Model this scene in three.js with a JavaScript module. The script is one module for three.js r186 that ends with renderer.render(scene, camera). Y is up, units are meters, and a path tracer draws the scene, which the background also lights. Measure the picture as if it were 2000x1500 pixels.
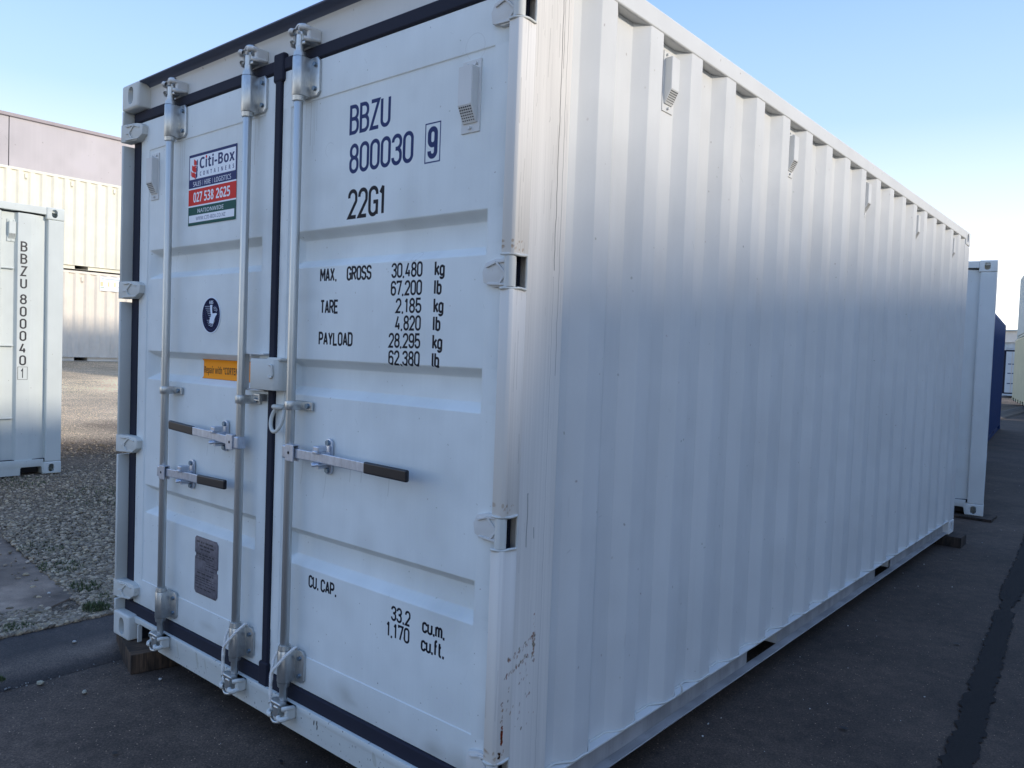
import * as THREE from 'three';
import { RoundedBoxGeometry } from 'three/addons/geometries/RoundedBoxGeometry.js';
import { mergeGeometries, mergeVertices, toCreasedNormals } from 'three/addons/utils/BufferGeometryUtils.js';
import { ImprovedNoise } from 'three/addons/math/ImprovedNoise.js';
import { Brush, Evaluator, SUBTRACTION } from 'three-bvh-csg';

// ---------------------------------------------------------------- camera, sky, sun, exposure
const scene = new THREE.Scene();
const camera = new THREE.PerspectiveCamera(52.46, 4 / 3, 0.05, 3000);
camera.position.set(3.81624, 1.499, 1.61506);
camera.rotation.set(-0.0384121, 0.7011298, 0.0367389, 'YXZ');
scene.add(camera);

const renderer = new THREE.WebGLRenderer({ antialias: true });
renderer.setSize(1024, 768);
renderer.toneMapping = THREE.LinearToneMapping;
renderer.toneMappingExposure = 1.36;
renderer.shadowMap.enabled = true;

const SUN = new THREE.Vector3(1, Math.tan(21 * Math.PI / 180) * 1.0966, -0.45).normalize();
const sstep = (a, b, x) => { const t = Math.min(1, Math.max(0, (x - a) / (b - a))); return t * t * (3 - 2 * t); };
{
  const W = 1024, H = 512, d = new Float32Array(W * H * 4);
  // elevation (deg) -> clear evening sky radiance
  const K = [[-90, .10, .10, .11], [-2, .35, .36, .38], [0, 1.9, 1.84, 1.74], [4, 1.35, 1.36, 1.34], [9, .74, .86, .98], [16, .41, .60, .92], [26, .25, .435, .82], [45, .19, .36, .76], [90, .15, .29, .62]];
  for (let j = 0; j < H; j++) {
    const el = ((j + .5) / H - .5) * 180;
    let k = 0; while (k < K.length - 2 && el > K[k + 1][0]) k++;
    const t = Math.min(1, Math.max(0, (el - K[k][0]) / (K[k + 1][0] - K[k][0])));
    const ce = Math.cos(el * Math.PI / 180), se = Math.sin(el * Math.PI / 180);
    for (let i = 0; i < W; i++) {
      const az = ((i + .5) / W - .5) * 2 * Math.PI;
      const x = Math.cos(az) * ce, z = Math.sin(az) * ce;
      const c = x * SUN.x + se * SUN.y + z * SUN.z;              // glow round the sun, pale arch opposite
      const g = el > -2 ? Math.exp(-(1 - c) / .04) * .5 + Math.exp(-(1 - c) / .3) * .10 : 0;
      const o = (j * W + i) * 4;
      const b = 1 + .10 * Math.max(0, -c) * (el > -2 ? 1 : 0);
      d[o] = (K[k][1] + t * (K[k + 1][1] - K[k][1])) * b + g * 1.0;
      d[o + 1] = (K[k][2] + t * (K[k + 1][2] - K[k][2])) * b + g * .86;
      d[o + 2] = (K[k][3] + t * (K[k + 1][3] - K[k][3])) * b + g * .66;
      d[o + 3] = 1;
    }
  }
  const sky = new THREE.DataTexture(d, W, H, THREE.RGBAFormat, THREE.FloatType);
  sky.mapping = THREE.EquirectangularReflectionMapping;
  sky.magFilter = sky.minFilter = THREE.LinearFilter; sky.needsUpdate = true;
  scene.background = sky; scene.environment = sky;
}
const sun = new THREE.DirectionalLight(new THREE.Color(1, .90, .76), 2.4);
sun.position.copy(SUN).multiplyScalar(120);
sun.castShadow = true; sun.shadow.radius = 8; sun.shadow.mapSize.set(4096, 4096);
Object.assign(sun.shadow.camera, { left: -60, right: 60, top: 60, bottom: -60, near: 1, far: 260 });
scene.add(sun, sun.target);

// ---------------------------------------------------------------- helpers
function rng(s) { return () => { s |= 0; s = s + 0x6D2B79F5 | 0; let t = Math.imul(s ^ s >>> 15, 1 | s); t = t + Math.imul(t ^ t >>> 7, 61 | t) ^ t; return ((t ^ t >>> 14) >>> 0) / 4294967296; }; }
const R = rng(20240611), noise = new ImprovedNoise();
const used = {};
function numbered(n) { const k = used[n] = (used[n] ?? -1) + 1; return k ? `${n}_${String(k).padStart(3, '0')}` : n; }
function obj(name, geo, mat, parent = scene, label) {
  const g = Array.isArray(geo) ? (geo.length > 1 ? merge(geo) : geo[0]) : geo;
  const m = new THREE.Mesh(g, mat); m.name = parent === scene ? numbered(name) : name;
  m.castShadow = m.receiveShadow = true; parent.add(m);
  if (label) m.userData.label = label;
  return m;
}
const each = (name, geos, mat, parent) => geos.forEach(g => obj(name, g, mat, parent));
function merge(list) {
  return mergeGeometries(list.map(g => { g = g.index ? g.toNonIndexed() : g.clone(); for (const k of Object.keys(g.attributes)) if (!['position', 'normal', 'uv'].includes(k)) g.deleteAttribute(k); if (!g.attributes.uv) boxUV(g); return g; }));
}
function thing(name, label, category, [x, y, z] = [0, 0, 0], turn = 0, group) {
  const o = new THREE.Group(); o.name = numbered(name); scene.add(o);
  o.position.set(x, y, z); o.rotation.y = turn; o.userData = { label, category };
  if (group) o.userData.group = group;
  return o;
}
function tag(o, label, category, group) { Object.assign(o.userData, { label, category }); if (group) o.userData.group = group; return o; }
function struct(name, geo, mat, label) { const m = obj(name, geo, mat); m.userData.kind = 'structure'; if (label) m.userData.label = label; return m; }
// texture coordinates in metres, by the way each face looks
function boxUV(g) {
  const p = g.attributes.position, n = g.attributes.normal, uv = new Float32Array(p.count * 2);
  for (let i = 0; i < p.count; i++) {
    const ax = Math.abs(n.getX(i)), ay = Math.abs(n.getY(i)), az = Math.abs(n.getZ(i));
    const [u, v] = ay > ax && ay > az ? [p.getX(i), p.getZ(i)] : ax > az ? [p.getZ(i), p.getY(i)] : [p.getX(i), p.getY(i)];
    uv[2 * i] = u; uv[2 * i + 1] = v;
  }
  g.setAttribute('uv', new THREE.BufferAttribute(uv, 2)); return g;
}
const bx = (x0, x1, y0, y1, z0, z1, r = 0) => {
  const w = Math.abs(x1 - x0), h = Math.abs(y1 - y0), d = Math.abs(z1 - z0);
  const g = r ? new RoundedBoxGeometry(w, h, d, 2, Math.min(r, w / 2.02, h / 2.02, d / 2.02)) : new THREE.BoxGeometry(w, h, d);
  g.translate((x0 + x1) / 2, (y0 + y1) / 2, (z0 + z1) / 2); return boxUV(g.index ? g.toNonIndexed() : g);
};
const cyl = (x, y0, y1, z, r, r1 = r, seg = 20) => { const g = new THREE.CylinderGeometry(r1, r, y1 - y0, seg); g.translate(x, (y0 + y1) / 2, z); return g; };
const cylZ = (x, y, z0, z1, r, seg = 14) => { const g = new THREE.CylinderGeometry(r, r, Math.abs(z1 - z0), seg); g.rotateX(Math.PI / 2); g.translate(x, y, (z0 + z1) / 2); return g; };
// closed outline in plan (x, z), raised from y0 to y1
function prismY(pts, y0, y1, bevel = 0) {
  const s = new THREE.Shape(pts.map(([x, z]) => new THREE.Vector2(x, -z)));
  const g = new THREE.ExtrudeGeometry(s, { depth: y1 - y0 - 2 * bevel, bevelEnabled: bevel > 0, bevelThickness: bevel, bevelSize: bevel, bevelOffset: -bevel, bevelSegments: 2, steps: 1 });
  g.rotateX(-Math.PI / 2); g.translate(0, y0 + bevel, 0);
  return boxUV(toCreasedNormals(g, .6));
}
// closed outline (x, y), from z0 back to z1
function prismZ(pts, z0, z1, bevel = 0, holes = []) {
  const s = new THREE.Shape(pts.map(([x, y]) => new THREE.Vector2(x, y)));
  for (const h of holes) s.holes.push(new THREE.Path(h.map(([x, y]) => new THREE.Vector2(x, y))));
  const g = new THREE.ExtrudeGeometry(s, { depth: z0 - z1 - 2 * bevel, bevelEnabled: bevel > 0, bevelThickness: bevel, bevelSize: bevel, bevelOffset: -bevel, bevelSegments: 2, steps: 1 });
  g.translate(0, 0, z1 + bevel); return boxUV(toCreasedNormals(g, .6));
}
// sheet standing on a plan polyline (x, z), with slightly rounded folds
function sheetY(pts, y0, y1, fold = .006, rows = 1) {
  const P = [];
  pts.forEach((p, i) => {
    if (i === 0 || i === pts.length - 1 || !fold) return P.push(p);
    for (const q of [pts[i - 1], pts[i + 1]]) { const dx = q[0] - p[0], dz = q[1] - p[1], l = Math.hypot(dx, dz), t = Math.min(fold, l * .4) / l; P.push([p[0] + dx * t, p[1] + dz * t]); }
  });
  const pos = [], uv = [], idx = []; let run = 0;
  for (let i = 0; i < P.length; i++) {
    if (i) run += Math.hypot(P[i][0] - P[i - 1][0], P[i][1] - P[i - 1][1]);
    for (let r = 0; r <= rows; r++) { const y = y0 + (y1 - y0) * r / rows; pos.push(P[i][0], y, P[i][1]); uv.push(run, y); }
  }
  for (let i = 0; i < P.length - 1; i++) for (let r = 0; r < rows; r++) { const a = i * (rows + 1) + r, b = a + rows + 1; idx.push(a, b, b + 1, a, b + 1, a + 1); }
  const g = new THREE.BufferGeometry(); g.setAttribute('position', new THREE.Float32BufferAttribute(pos, 3)); g.setAttribute('uv', new THREE.Float32BufferAttribute(uv, 2)); g.setIndex(idx);
  // area-weighted normals keep the flats flat
  g.computeVertexNormals(); return g;
}
function tube(pts, r, seg = 40, rad = 8, closed = false) {
  return new THREE.TubeGeometry(new THREE.CatmullRomCurve3(pts.map(p => new THREE.Vector3(...p)), closed, 'centripetal'), seg, r, rad, closed);
}
function grid(xs, ys, f, uvf) {            // height field facing +z
  const pos = [], uv = [], idx = [];
  for (const y of ys) for (const x of xs) { pos.push(x, y, f(x, y)); uv.push(...uvf(x, y)); }
  const n = xs.length;
  for (let j = 0; j < ys.length - 1; j++) for (let i = 0; i < n - 1; i++) { const a = j * n + i, b = a + n; idx.push(a, a + 1, b + 1, a, b + 1, b); }
  const g = new THREE.BufferGeometry(); g.setAttribute('position', new THREE.Float32BufferAttribute(pos, 3)); g.setAttribute('uv', new THREE.Float32BufferAttribute(uv, 2)); g.setIndex(idx); g.computeVertexNormals(); return g;
}
function mirrorX(g, x0) {                   // mirrored copy about the plane x = x0
  g = g.index ? g.toNonIndexed() : g.clone(); const p = g.attributes.position, n = g.attributes.normal;
  for (let i = 0; i < p.count; i++) { p.setX(i, 2 * x0 - p.getX(i)); n.setX(i, -n.getX(i)); }
  for (const a of Object.values(g.attributes)) for (let i = 0; i < p.count; i += 3) for (let k = 0; k < a.itemSize; k++) { const t = a.array[(i + 1) * a.itemSize + k]; a.array[(i + 1) * a.itemSize + k] = a.array[(i + 2) * a.itemSize + k]; a.array[(i + 2) * a.itemSize + k] = t; }
  return g;
}
function mirrorZ(g, z0) { g = g.clone(); g.rotateY(Math.PI); const h = mirrorX(g, 0); h.translate(0, 0, 2 * z0); return h; }
function mirrorY(g, y0) { g = g.clone(); g.rotateZ(Math.PI); const h = mirrorX(g, 0); h.translate(0, 2 * y0, 0); return h; }

// ---------------------------------------------------------------- textures
function canvas(w, h, draw) { const c = document.createElement('canvas'); c.width = w; c.height = h; const x = c.getContext('2d'); draw(x, w, h); return c; }
function tex(c, color = true, rx = 1, ry = rx, wrap = THREE.RepeatWrapping) {
  const t = new THREE.CanvasTexture(c); if (color) t.colorSpace = THREE.SRGBColorSpace;
  t.wrapS = t.wrapT = wrap; t.repeat.set(rx, ry); t.magFilter = THREE.LinearFilter; t.anisotropy = 8; return t;
}
// periodic value noise
function vnoise(n, seed) {
  const r = rng(seed), a = new Float32Array(n * n).map(() => r());
  return (x, y) => { x *= n; y *= n; const i = Math.floor(x), j = Math.floor(y), u = x - i, v = y - j, s = u * u * (3 - 2 * u), t = v * v * (3 - 2 * v), w = k => ((k % n) + n) % n;
    const A = a[w(j) * n + w(i)], B = a[w(j) * n + w(i + 1)], C = a[w(j + 1) * n + w(i)], D = a[w(j + 1) * n + w(i + 1)];
    return A + (B - A) * s + (C - A) * t + (A - B - C + D) * s * t; };
}
function pixels(w, h, f) { return canvas(w, h, (x) => { const im = x.createImageData(w, h), d = im.data; for (let j = 0; j < h; j++) for (let i = 0; i < w; i++) { const c = f(i / w, j / h, i, j), o = (j * w + i) * 4; d[o] = c[0]; d[o + 1] = c[1]; d[o + 2] = c[2]; d[o + 3] = 255; } x.putImageData(im, 0, 0); }); }

function paintCanvas(seed, dirt = 1) {
  const a = vnoise(6, seed), b = vnoise(24, seed + 1), s = vnoise(160, seed + 2), r = rng(seed + 5);
  const c = pixels(1024, 1024, (u, v) => { const k = 246 + (a(u, v) - .5) * 9 * dirt + (b(u, v) - .5) * 6 * dirt + (s(u, v * .04) - .5) * 2 * dirt; return [k, k, k - 1]; });
  const x = c.getContext('2d');
  for (let i = 0; i < 90 * dirt; i++) { x.fillStyle = `rgba(${70 + r() * 40},${62 + r() * 30},${50 + r() * 20},${.10 + r() * .25})`; x.beginPath(); x.ellipse(r() * 1024, r() * 1024, .6 + r() * 1.4, .6 + r() * 2.4, r() * 3, 0, 7); x.fill(); }
  for (let i = 0; i < 26 * dirt; i++) { const px = r() * 1024, py = r() * 1024, l = 8 + r() * 60; x.strokeStyle = `rgba(90,85,78,${.05 + r() * .12})`; x.lineWidth = .7 + r(); x.beginPath(); x.moveTo(px, py); x.lineTo(px + (r() - .5) * 26, py + l * (r() - .4)); x.stroke(); }
  return c;
}
const paintC = paintCanvas(3, 1), paintMap = tex(paintC, true, .5, .5);
const waveMap = tex(pixels(512, 512, (() => { const a = vnoise(5, 71), b = vnoise(13, 72), c = vnoise(90, 73); return (u, v) => { const k = 255 * (.55 * a(u, v) + .4 * b(u, v) + .05 * c(u, v)); return [k, k, k]; }; })()), false, .6, .6);
const roughMap = tex(pixels(512, 512, (() => { const a = vnoise(7, 81), b = vnoise(60, 82); return (u, v) => { const k = 255 * (.82 + .14 * (a(u, v) - .5) + .16 * (b(u, v) - .5)); return [k, k, k]; }; })()), false, .7, .7);
const lin = (r, g, b) => new THREE.Color().setRGB(r, g, b);
const paintMat = (r, g, b, o = {}) => new THREE.MeshPhysicalMaterial({ specularIntensity: .55, color: lin(r, g, b), map: paintMap, roughness: .74, roughnessMap: roughMap, bumpMap: waveMap, bumpScale: .0009, ...o });
const M = {
  white: paintMat(.69, .69, .675),
  behind: paintMat(.68, .71, .71),
  left: paintMat(.66, .70, .675),
  cream: paintMat(.88, .84, .70),
  cream2: paintMat(.88, .80, .69),
  pale: paintMat(.60, .64, .60),
  yellow: paintMat(.60, .58, .40),
  row: paintMat(.20, .23, .22),  // dark paint of the containers added out of view to block light
  blue: paintMat(.008, .040, .145, { roughness: .75, roughnessMap: null }),
  farwhite: paintMat(.60, .66, .70),
  dark: new THREE.MeshStandardMaterial({ color: lin(.012, .013, .018), roughness: .8 }),
  hole: new THREE.MeshStandardMaterial({ color: lin(.05, .05, .055), roughness: .9 }),
  rubber: new THREE.MeshStandardMaterial({ color: lin(.009, .011, .026), roughness: .85 }),
  lip: new THREE.MeshStandardMaterial({ color: lin(.10, .12, .18), roughness: .7 }),  // header lip: shade of its underside painted as dark slate
  grip: new THREE.MeshStandardMaterial({ color: lin(.007, .008, .013), roughness: .38 }),
  bolt: new THREE.MeshStandardMaterial({ color: lin(.20, .27, .34), roughness: .4, metalness: .8 }),
  cast: paintMat(.66, .665, .63),
};
const spangle = pixels(512, 512, (() => { const a = vnoise(26, 91), b = vnoise(90, 92), c = vnoise(9, 93); return (u, v) => { const k = 226 + 18 * (a(u, v * .35) - .5) + 16 * (b(u, v * .4) - .5) + 12 * (c(u, v * .3) - .5); return [k, k + 2, k + 4]; }; })());
M.galv = new THREE.MeshStandardMaterial({ color: lin(.68, .68, .655), map: tex(spangle, true, 2.4, 2.4), metalness: .8, roughness: .36 });
M.zinc = new THREE.MeshStandardMaterial({ color: lin(.66, .70, .78), map: tex(spangle, true, 3, 3), metalness: .65, roughness: .36 });

// ---------------------------------------------------------------- lettering with an even pen, as on stencilled containers
const GLYPH = (() => {
  const r = .5, o = (x0, y0, x1, y1) => ({ c: 1, p: [[(x0 + x1) / 2, y0], [x1, y0, r], [x1, y1, r], [x0, y1, r], [x0, y0, r]] });
  const G = {
    '0': [o(0, 0, 1, 1)], '1': [[[.0, .78], [.55, 1], [.55, 0]]], '2': [[[0, .74], [0, 1, r], [1, 1, r], [1, .6, .2], [0, 0], [1, 0]]],
    '3': [[[0, .78], [0, 1, r], [1, 1, r], [1, .53, r], [.35, .53]], [[.35, .53], [1, .53, r], [1, 0, r], [0, 0, r], [0, .22]]],
    '4': [[[.55, 1], [0, .24], [1, .24]], [[.74, .48], [.74, 0]]], '5': [[[.95, 1], [.08, 1], [.03, .5], [.3, .6, .2], [1, .6, r], [1, 0, r], [0, 0, r], [0, .2]]],
    '6': [o(0, 0, 1, .58), [[0, .3], [0, 1, r], [1, 1, r], [1, .8]]], '7': [[[0, .86], [0, 1], [1, 1], [.36, 0]]], '8': [o(0, 0, 1, .53), o(.04, .53, .96, 1)],
    '9': [o(0, .42, 1, 1), [[1, .7], [1, 0, r], [0, 0, r], [0, .2]]],
    B: [[[0, 0], [0, 1], [.96, 1, r], [.96, .53, r], [0, .53]], [[0, .53], [1, .53, r], [1, 0, r], [0, 0], [0, .2]]], Z: [[[0, 1], [1, 1], [0, 0], [1, 0]]], U: [[[0, 1], [0, 0, r], [1, 0, r], [1, 1]]],
    G: [[[1, .74], [1, 1, r], [0, 1, r], [0, 0, r], [1, 0, r], [1, .47], [.52, .47]], [[1, .2], [1, 0]]], M: [[[0, 0], [0, 1], [.5, .36], [1, 1], [1, 0]]], A: [[[0, 0], [.5, 1], [1, 0]], [[.18, .28], [.82, .28]]],
    X: [[[0, 1], [1, 0]], [[0, 0], [1, 1]]], R: [[[0, 0], [0, 1], [1, 1, r], [1, .5, r], [0, .5]], [[.5, .5], [1, 0]]], S: [[[1, .78], [1, 1, r], [0, 1, r], [0, .58, .4], [1, .44, .4], [1, 0, r], [0, 0, r], [0, .22]]],
    T: [[[0, 1], [1, 1]], [[.5, 1], [.5, 0]]], E: [[[1, 1], [0, 1], [0, 0], [1, 0]], [[0, .52], [.85, .52]]], P: [[[0, 0], [0, 1], [1, 1, r], [1, .45, r], [0, .45]]], Y: [[[0, 1], [.5, .45], [1, 1]], [[.5, .45], [.5, 0]]],
    L: [[[0, 1], [0, 0], [1, 0]]], D: [{ c: 1, p: [[0, .5], [0, 1], [1, 1, r], [1, 0, r], [0, 0]] }], C: [[[1, .74], [1, 1, r], [0, 1, r], [0, 0, r], [1, 0, r], [1, .26]]],
    k: [[[0, 0], [0, 1]], [[.95, .66], [0, .26]], [[.34, .4], [1, 0]]], g: [o(0, 0, 1, .66), [[1, .66], [1, -.24, r], [.05, -.24, .3], [.05, -.14]]], l: [[[0, 0], [0, 1]]], b: [[[0, 0], [0, 1]], o(0, 0, 1, .66)],
    c: [[[1, .48], [1, .66, r], [0, .66, r], [0, 0, r], [1, 0, r], [1, .18]]], u: [[[0, .66], [0, 0, r], [1, 0, r], [1, .66]], [[1, .3], [1, 0]]], m: [[[0, 0], [0, .66]], [[0, .4], [0, .66, .3], [.5, .66, .3], [.5, 0]], [[.5, .4], [.5, .66, .3], [1, .66, .3], [1, 0]]],
    f: [[[1, 1], [.35, 1, .4], [.35, 0]], [[0, .66], [.9, .66]]], t: [[[.35, .92], [.35, 0, .4], [1, 0]], [[0, .66], [.9, .66]]], '.': [[[.5, 0], [.5, .012]]], ',': [[[.25, .05], [0, -.12]]],
  };
  G.O = G['0']; return G;
})();
const ADV = { '1': .62, '.': .30, ',': .22, l: .32, M: 1.25, m: 1.5, f: .75, t: .75, ' ': .7, I: 0 };
function penText(x, str, x0, x1, yBase, cap, pen, ink) {           // pixels; yBase downwards
  const a = [...str], adv = a.map(c => ADV[c] ?? 1), gap = .44, total = adv.reduce((s, v) => s + v, 0) + gap * (a.length - 1);
  const w = (x1 - x0 - pen) / total; let at = x0 + pen / 2;
  x.strokeStyle = ink; x.lineWidth = pen; x.lineJoin = 'miter'; x.lineCap = 'butt'; x.miterLimit = 3;
  const Y = v => yBase - pen / 2 - v * (cap - pen);
  a.forEach((ch, i) => {
    for (const st of GLYPH[ch] ?? []) {
      const P = st.p ?? st, cw = (adv[i] || .3) * w, q = P.map(p => [at + (adv[i] ? p[0] : 0) * cw, Y(p[1]), p[2]]);
      x.lineCap = ch === '.' ? 'square' : 'butt';
      x.beginPath();
      // leave ends flush with the cap line
      x.moveTo(q[0][0], q[0][1]);
      for (let k = 1; k < q.length; k++) { const n = q[k + 1] ?? (st.c ? q[0] : null); if (q[k][2] && n) { x.arcTo(q[k][0], q[k][1], n[0], n[1], Math.min(q[k][2] * cw, Math.abs(q[k][0] - q[k - 1][0]) + Math.abs(q[k][1] - q[k - 1][1]))); } else x.lineTo(q[k][0], q[k][1]); }
      if (st.c) x.closePath();
      x.stroke();
    }
    at += (adv[i] + gap) * w;
  });
}

// ---------------------------------------------------------------- the container kit (local: x across the end, y up, end face at z = 0, body towards -z)
const CW = 2.438, CH = 2.591, CL = 6.058;
const evalr = new Evaluator();
const cut = (a, b) => { a.updateMatrixWorld(); b.updateMatrixWorld(); return evalr.evaluate(a, b, SUBTRACTION); };
evalr.useGroups = false;
function castingGeo(fine = true) {                                   // corner with outer faces at x = 0, z = 0, y = 0 (top turned by mirroring)
  const g0 = new RoundedBoxGeometry(.162, .118, .178, 3, .011); g0.translate(.081, .059, -.089); let b = new Brush(g0);
  const stad = (w, h, d) => { const s = new THREE.Shape(), r = Math.min(w, h) / 2; s.absarc(w / 2 - r, h / 2 - r, r, 0, Math.PI / 2); s.absarc(-w / 2 + r, h / 2 - r, r, Math.PI / 2, Math.PI); s.absarc(-w / 2 + r, -h / 2 + r, r, Math.PI, 1.5 * Math.PI); s.absarc(w / 2 - r, -h / 2 + r, r, 1.5 * Math.PI, 2 * Math.PI); return new THREE.ExtrudeGeometry(s, { depth: d, bevelEnabled: false, curveSegments: 10 }); };
  const holes = [];
  let h = new Brush(new THREE.BoxGeometry(.112, .07, .128)); h.position.set(.082, .06, -.09); holes.push(h);
  h = new Brush(stad(.052, .080, .06)); h.position.set(.090, .057, -.05); holes.push(h);                       // end face
  h = new Brush(stad(.060, .074, .06)); h.rotation.y = Math.PI / 2; h.position.set(-.02, .057, -.102); holes.push(h);    // side face
  h = new Brush(stad(.064, .124, .05)); h.rotation.x = -Math.PI / 2; h.position.set(.085, -.02, -.089); holes.push(h);  // bottom
  for (const k of holes) b = cut(b, k);
  return boxUV(toCreasedNormals(b.geometry.index ? b.geometry.toNonIndexed() : b.geometry, .5));
}
const CAST = castingGeo();
function cornerCastings(root, mat, which) {
  for (const [xr, yt, zb] of which ?? [[0, 0, 0], [1, 0, 0], [0, 1, 0], [1, 1, 0], [0, 0, 1], [1, 0, 1], [0, 1, 1], [1, 1, 1]]) {
    let g = CAST.clone(); g.translate(0, 0, .0);
    if (xr) g = mirrorX(g, CW / 2); if (yt) g = mirrorY(g, CH / 2); if (zb) g = mirrorZ(g, -root.userData.len / 2);
    obj('corner_casting', g, mat, root);
  }
}
// pressed side wall at x = CW, folds run along z
function sidePlan(L, start = .24) {
  const D = .040, p = [[CW - .004, -start]], n = Math.floor((L - .385 - .24) / .29);
  p.push([CW - D, -start - .05]);
  for (let k = 0; k <= n; k++) {
    const z = -(.385 + .29 * k);
    p.push([CW - D, z + .060], [CW - .003, z], [CW - .003, z - .082], [CW - D, z - .142]);
  }
  const e = -(L - .20);
  while (p.length > 2 && p[p.length - 1][1] < e + .05) p.pop();
  p.push([CW - .004, e]);
  return p;
}
function sideWall(root, mat, right, pocketMat) {
  const L = root.userData.len, flip = g => right ? g : mirrorX(g, CW / 2);
  const plan = sidePlan(L);
  obj('side_wall', flip(sheetY(plan, .127, 2.545, .0035)), mat, root);
  obj('top_rail', flip(bx(CW - .06, CW, 2.517, CH - .003, -.176, -L + .176, .008)), mat, root);
  const pk = [L / 2 - 1.2, L / 2 - .84, L / 2 + .84, L / 2 + 1.2], rail = [bx(CW - .055, CW - .012, .012, .018, -.17, -L + .17, .002)];
  obj('rail_flange', flip(bx(CW - .06, CW - .002, .119, .1265, -.17, -L + .17, .002)), mat, root);
  for (const [a, b] of [[.17, pk[0]], [pk[1], pk[2]], [pk[3], L - .17]]) rail.push(bx(CW - .058, CW - .050, .0185, .1185, -a, -b));
  obj('bottom_rail', flip(merge(rail)), root.userData.rail ?? mat, root);
  for (const k of [0, 2]) { const a = -pk[k], b = -pk[k + 1], pocket = []; pocket.push(bx(CW / 2, CW - .0505, .0185, .1185, a, a + .006), bx(CW / 2, CW - .0505, .0185, .1185, b - .006, b), bx(CW / 2, CW / 2 + .006, .0185, .1185, a, b));
    obj('forklift_pocket', flip(merge(pocket)), pocketMat ?? mat, root); }
  return plan;
}
function roofAndFloor(root, mat, z0 = -.05) {
  const L = root.userData.len;
  obj('roof', bx(.061, CW - .061, 2.545, 2.57, z0 - .03, -L + .03), mat, root);
  obj('floor', bx(.062, CW - .062, .127, .155, z0 - .02, -L + .03), M.dark, root);
}
// end wall with vertical folds and posts, at the near end (or at the back end)
function endWall(root, mat, back, fine = true) {
  const L = root.userData.len, F = g => back ? mirrorZ(g, -L / 2) : g;
  const pl = [[.13, -.012]], n = 8;
  for (let k = 0; k < n; k++) { const x = .160 + k * .25; pl.push([x - .0, -.052], [x + .108, -.052], [x + .126, -.009], [x + .236, -.009]); }
  pl.splice(1, 1, [.148, -.052]);
  const last = [CW - .13, -.012];
  while (pl[pl.length - 1][0] > last[0] - .09) pl.pop();
  pl.push([CW - .148, -.052], last);
  obj('end_wall', F(sheetY(pl.map(([x, z]) => [x, z]), .1, 2.5, .005)), mat, root);
  for (const m of [0, 1]) { const g = bx(.002, .146, .1175, CH - .1175, -.004, -.12, .012); obj('corner_post', F(m ? mirrorX(g, CW / 2) : g), mat, root); }
  obj('top_end_rail', F(bx(.162, CW - .162, 2.515, CH - .006, -.002, -.07, .006)), mat, root);
  // bottom rail with a step cut out beside each corner
  const s = [[.161, .004], [.166, .004], [.176, .070], [.186, .080], [.350, .080], [.36, .070], [.362, .006], [CW - .362, .006], [CW - .36, .07], [CW - .35, .08], [CW - .186, .08], [CW - .176, .07], [CW - .166, .004], [CW - .161, .004], [CW - .161, .15], [.161, .15]];
  obj('bottom_end_rail', F(prismZ(s, -.002, -.03, .002)), mat, root);
  obj('rail_backing', F(bx(.17, CW - .17, .012, .14, -.12, -.13)), M.hole, root);
}
const ventGeo = (() => {                                              // hooded ventilator facing +z, origin at its centre on the wall
  const w = .037, p = [bx(-w, w, -.105, .105, 0, .004, .002)];
  const s = [[0, .078], [.026, .078], [.026, -.030], [.003, -.076], [0, -.076]];    // (depth, y)
  const sh = new THREE.Shape(s.map(([d, y]) => new THREE.Vector2(d, y)));
  let g = new THREE.ExtrudeGeometry(sh, { depth: .052, bevelEnabled: true, bevelThickness: .002, bevelSize: .002, bevelSegments: 1 }); g.rotateY(-Math.PI / 2); g.translate(.026, 0, .004); 
  p.push(toCreasedNormals(g, .4));
  for (const [x, y] of [[-.018, .092], [.018, .092], [0, -.091]]) p.push(cylZ(x, y, .004, .011, .005, 8));
  return merge(p.map(boxUV));
})();
const ventHoles = (() => {
  const p = [], a = Math.atan2(.023, .046);
  for (let i = 0; i < 6; i++) for (let j = 0; j < 6; j++) { const g = new THREE.BoxGeometry(.0045, .0045, .002); const t = (j + .6) / 6.4; g.rotateX(a * .0 + 1.107 - Math.PI / 2 + .463 * 0); g.translate(-.021 + i * .0084, -.032 - t * .043, .0305 - t * .0228 + .0008); p.push(g); }
  return merge(p);
})();
function vent(parent, mat, x, y, z, ry = 0) {
  for (const [n, g, m] of [['vent', ventGeo, mat], ['vent_grille', ventHoles, M.hole]]) { const k = obj(n, g, m, parent); k.position.set(x, y, z); k.rotation.y = ry; }
}
function blank(name, label, category, pos, turn, len = CL, group) { const t = thing(name, label, category, pos, turn, group); t.userData.len = len; return t; }
function plainContainer(name, label, pos, turn, mat, { len = CL, nearDoors = false, group, vents = [] } = {}) {
  const t = blank(name, label, 'shipping container', pos, turn, len, group);
  cornerCastings(t, mat);
  for (const r of [1, 0]) sideWall(t, mat, r);
  for (const b of nearDoors ? [1] : [0, 1]) endWall(t, mat, b);
  for (const k of [0, 1]) for (const b of nearDoors ? [0] : []) { const g = bx(.002, .09, .1175, CH - .1175, -.004, -.12, .01); obj('corner_post', k ? mirrorX(g, CW / 2) : g, mat, t); }
  // long posts' inner returns toward the side walls
  for (const [m, b] of [[0, 0], [1, 0], [0, 1], [1, 1]]) { let g = bx(.003, .03, .1175, CH - .1175, -.121, -.2415); if (m) g = mirrorX(g, CW / 2); if (b) g = mirrorZ(g, -len / 2); obj('post_return', g, mat, t); }
  roofAndFloor(t, mat, 0);
  for (const [x, y, z, ry] of vents) vent(t, mat, x, y, z, ry);
  return t;
}

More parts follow.
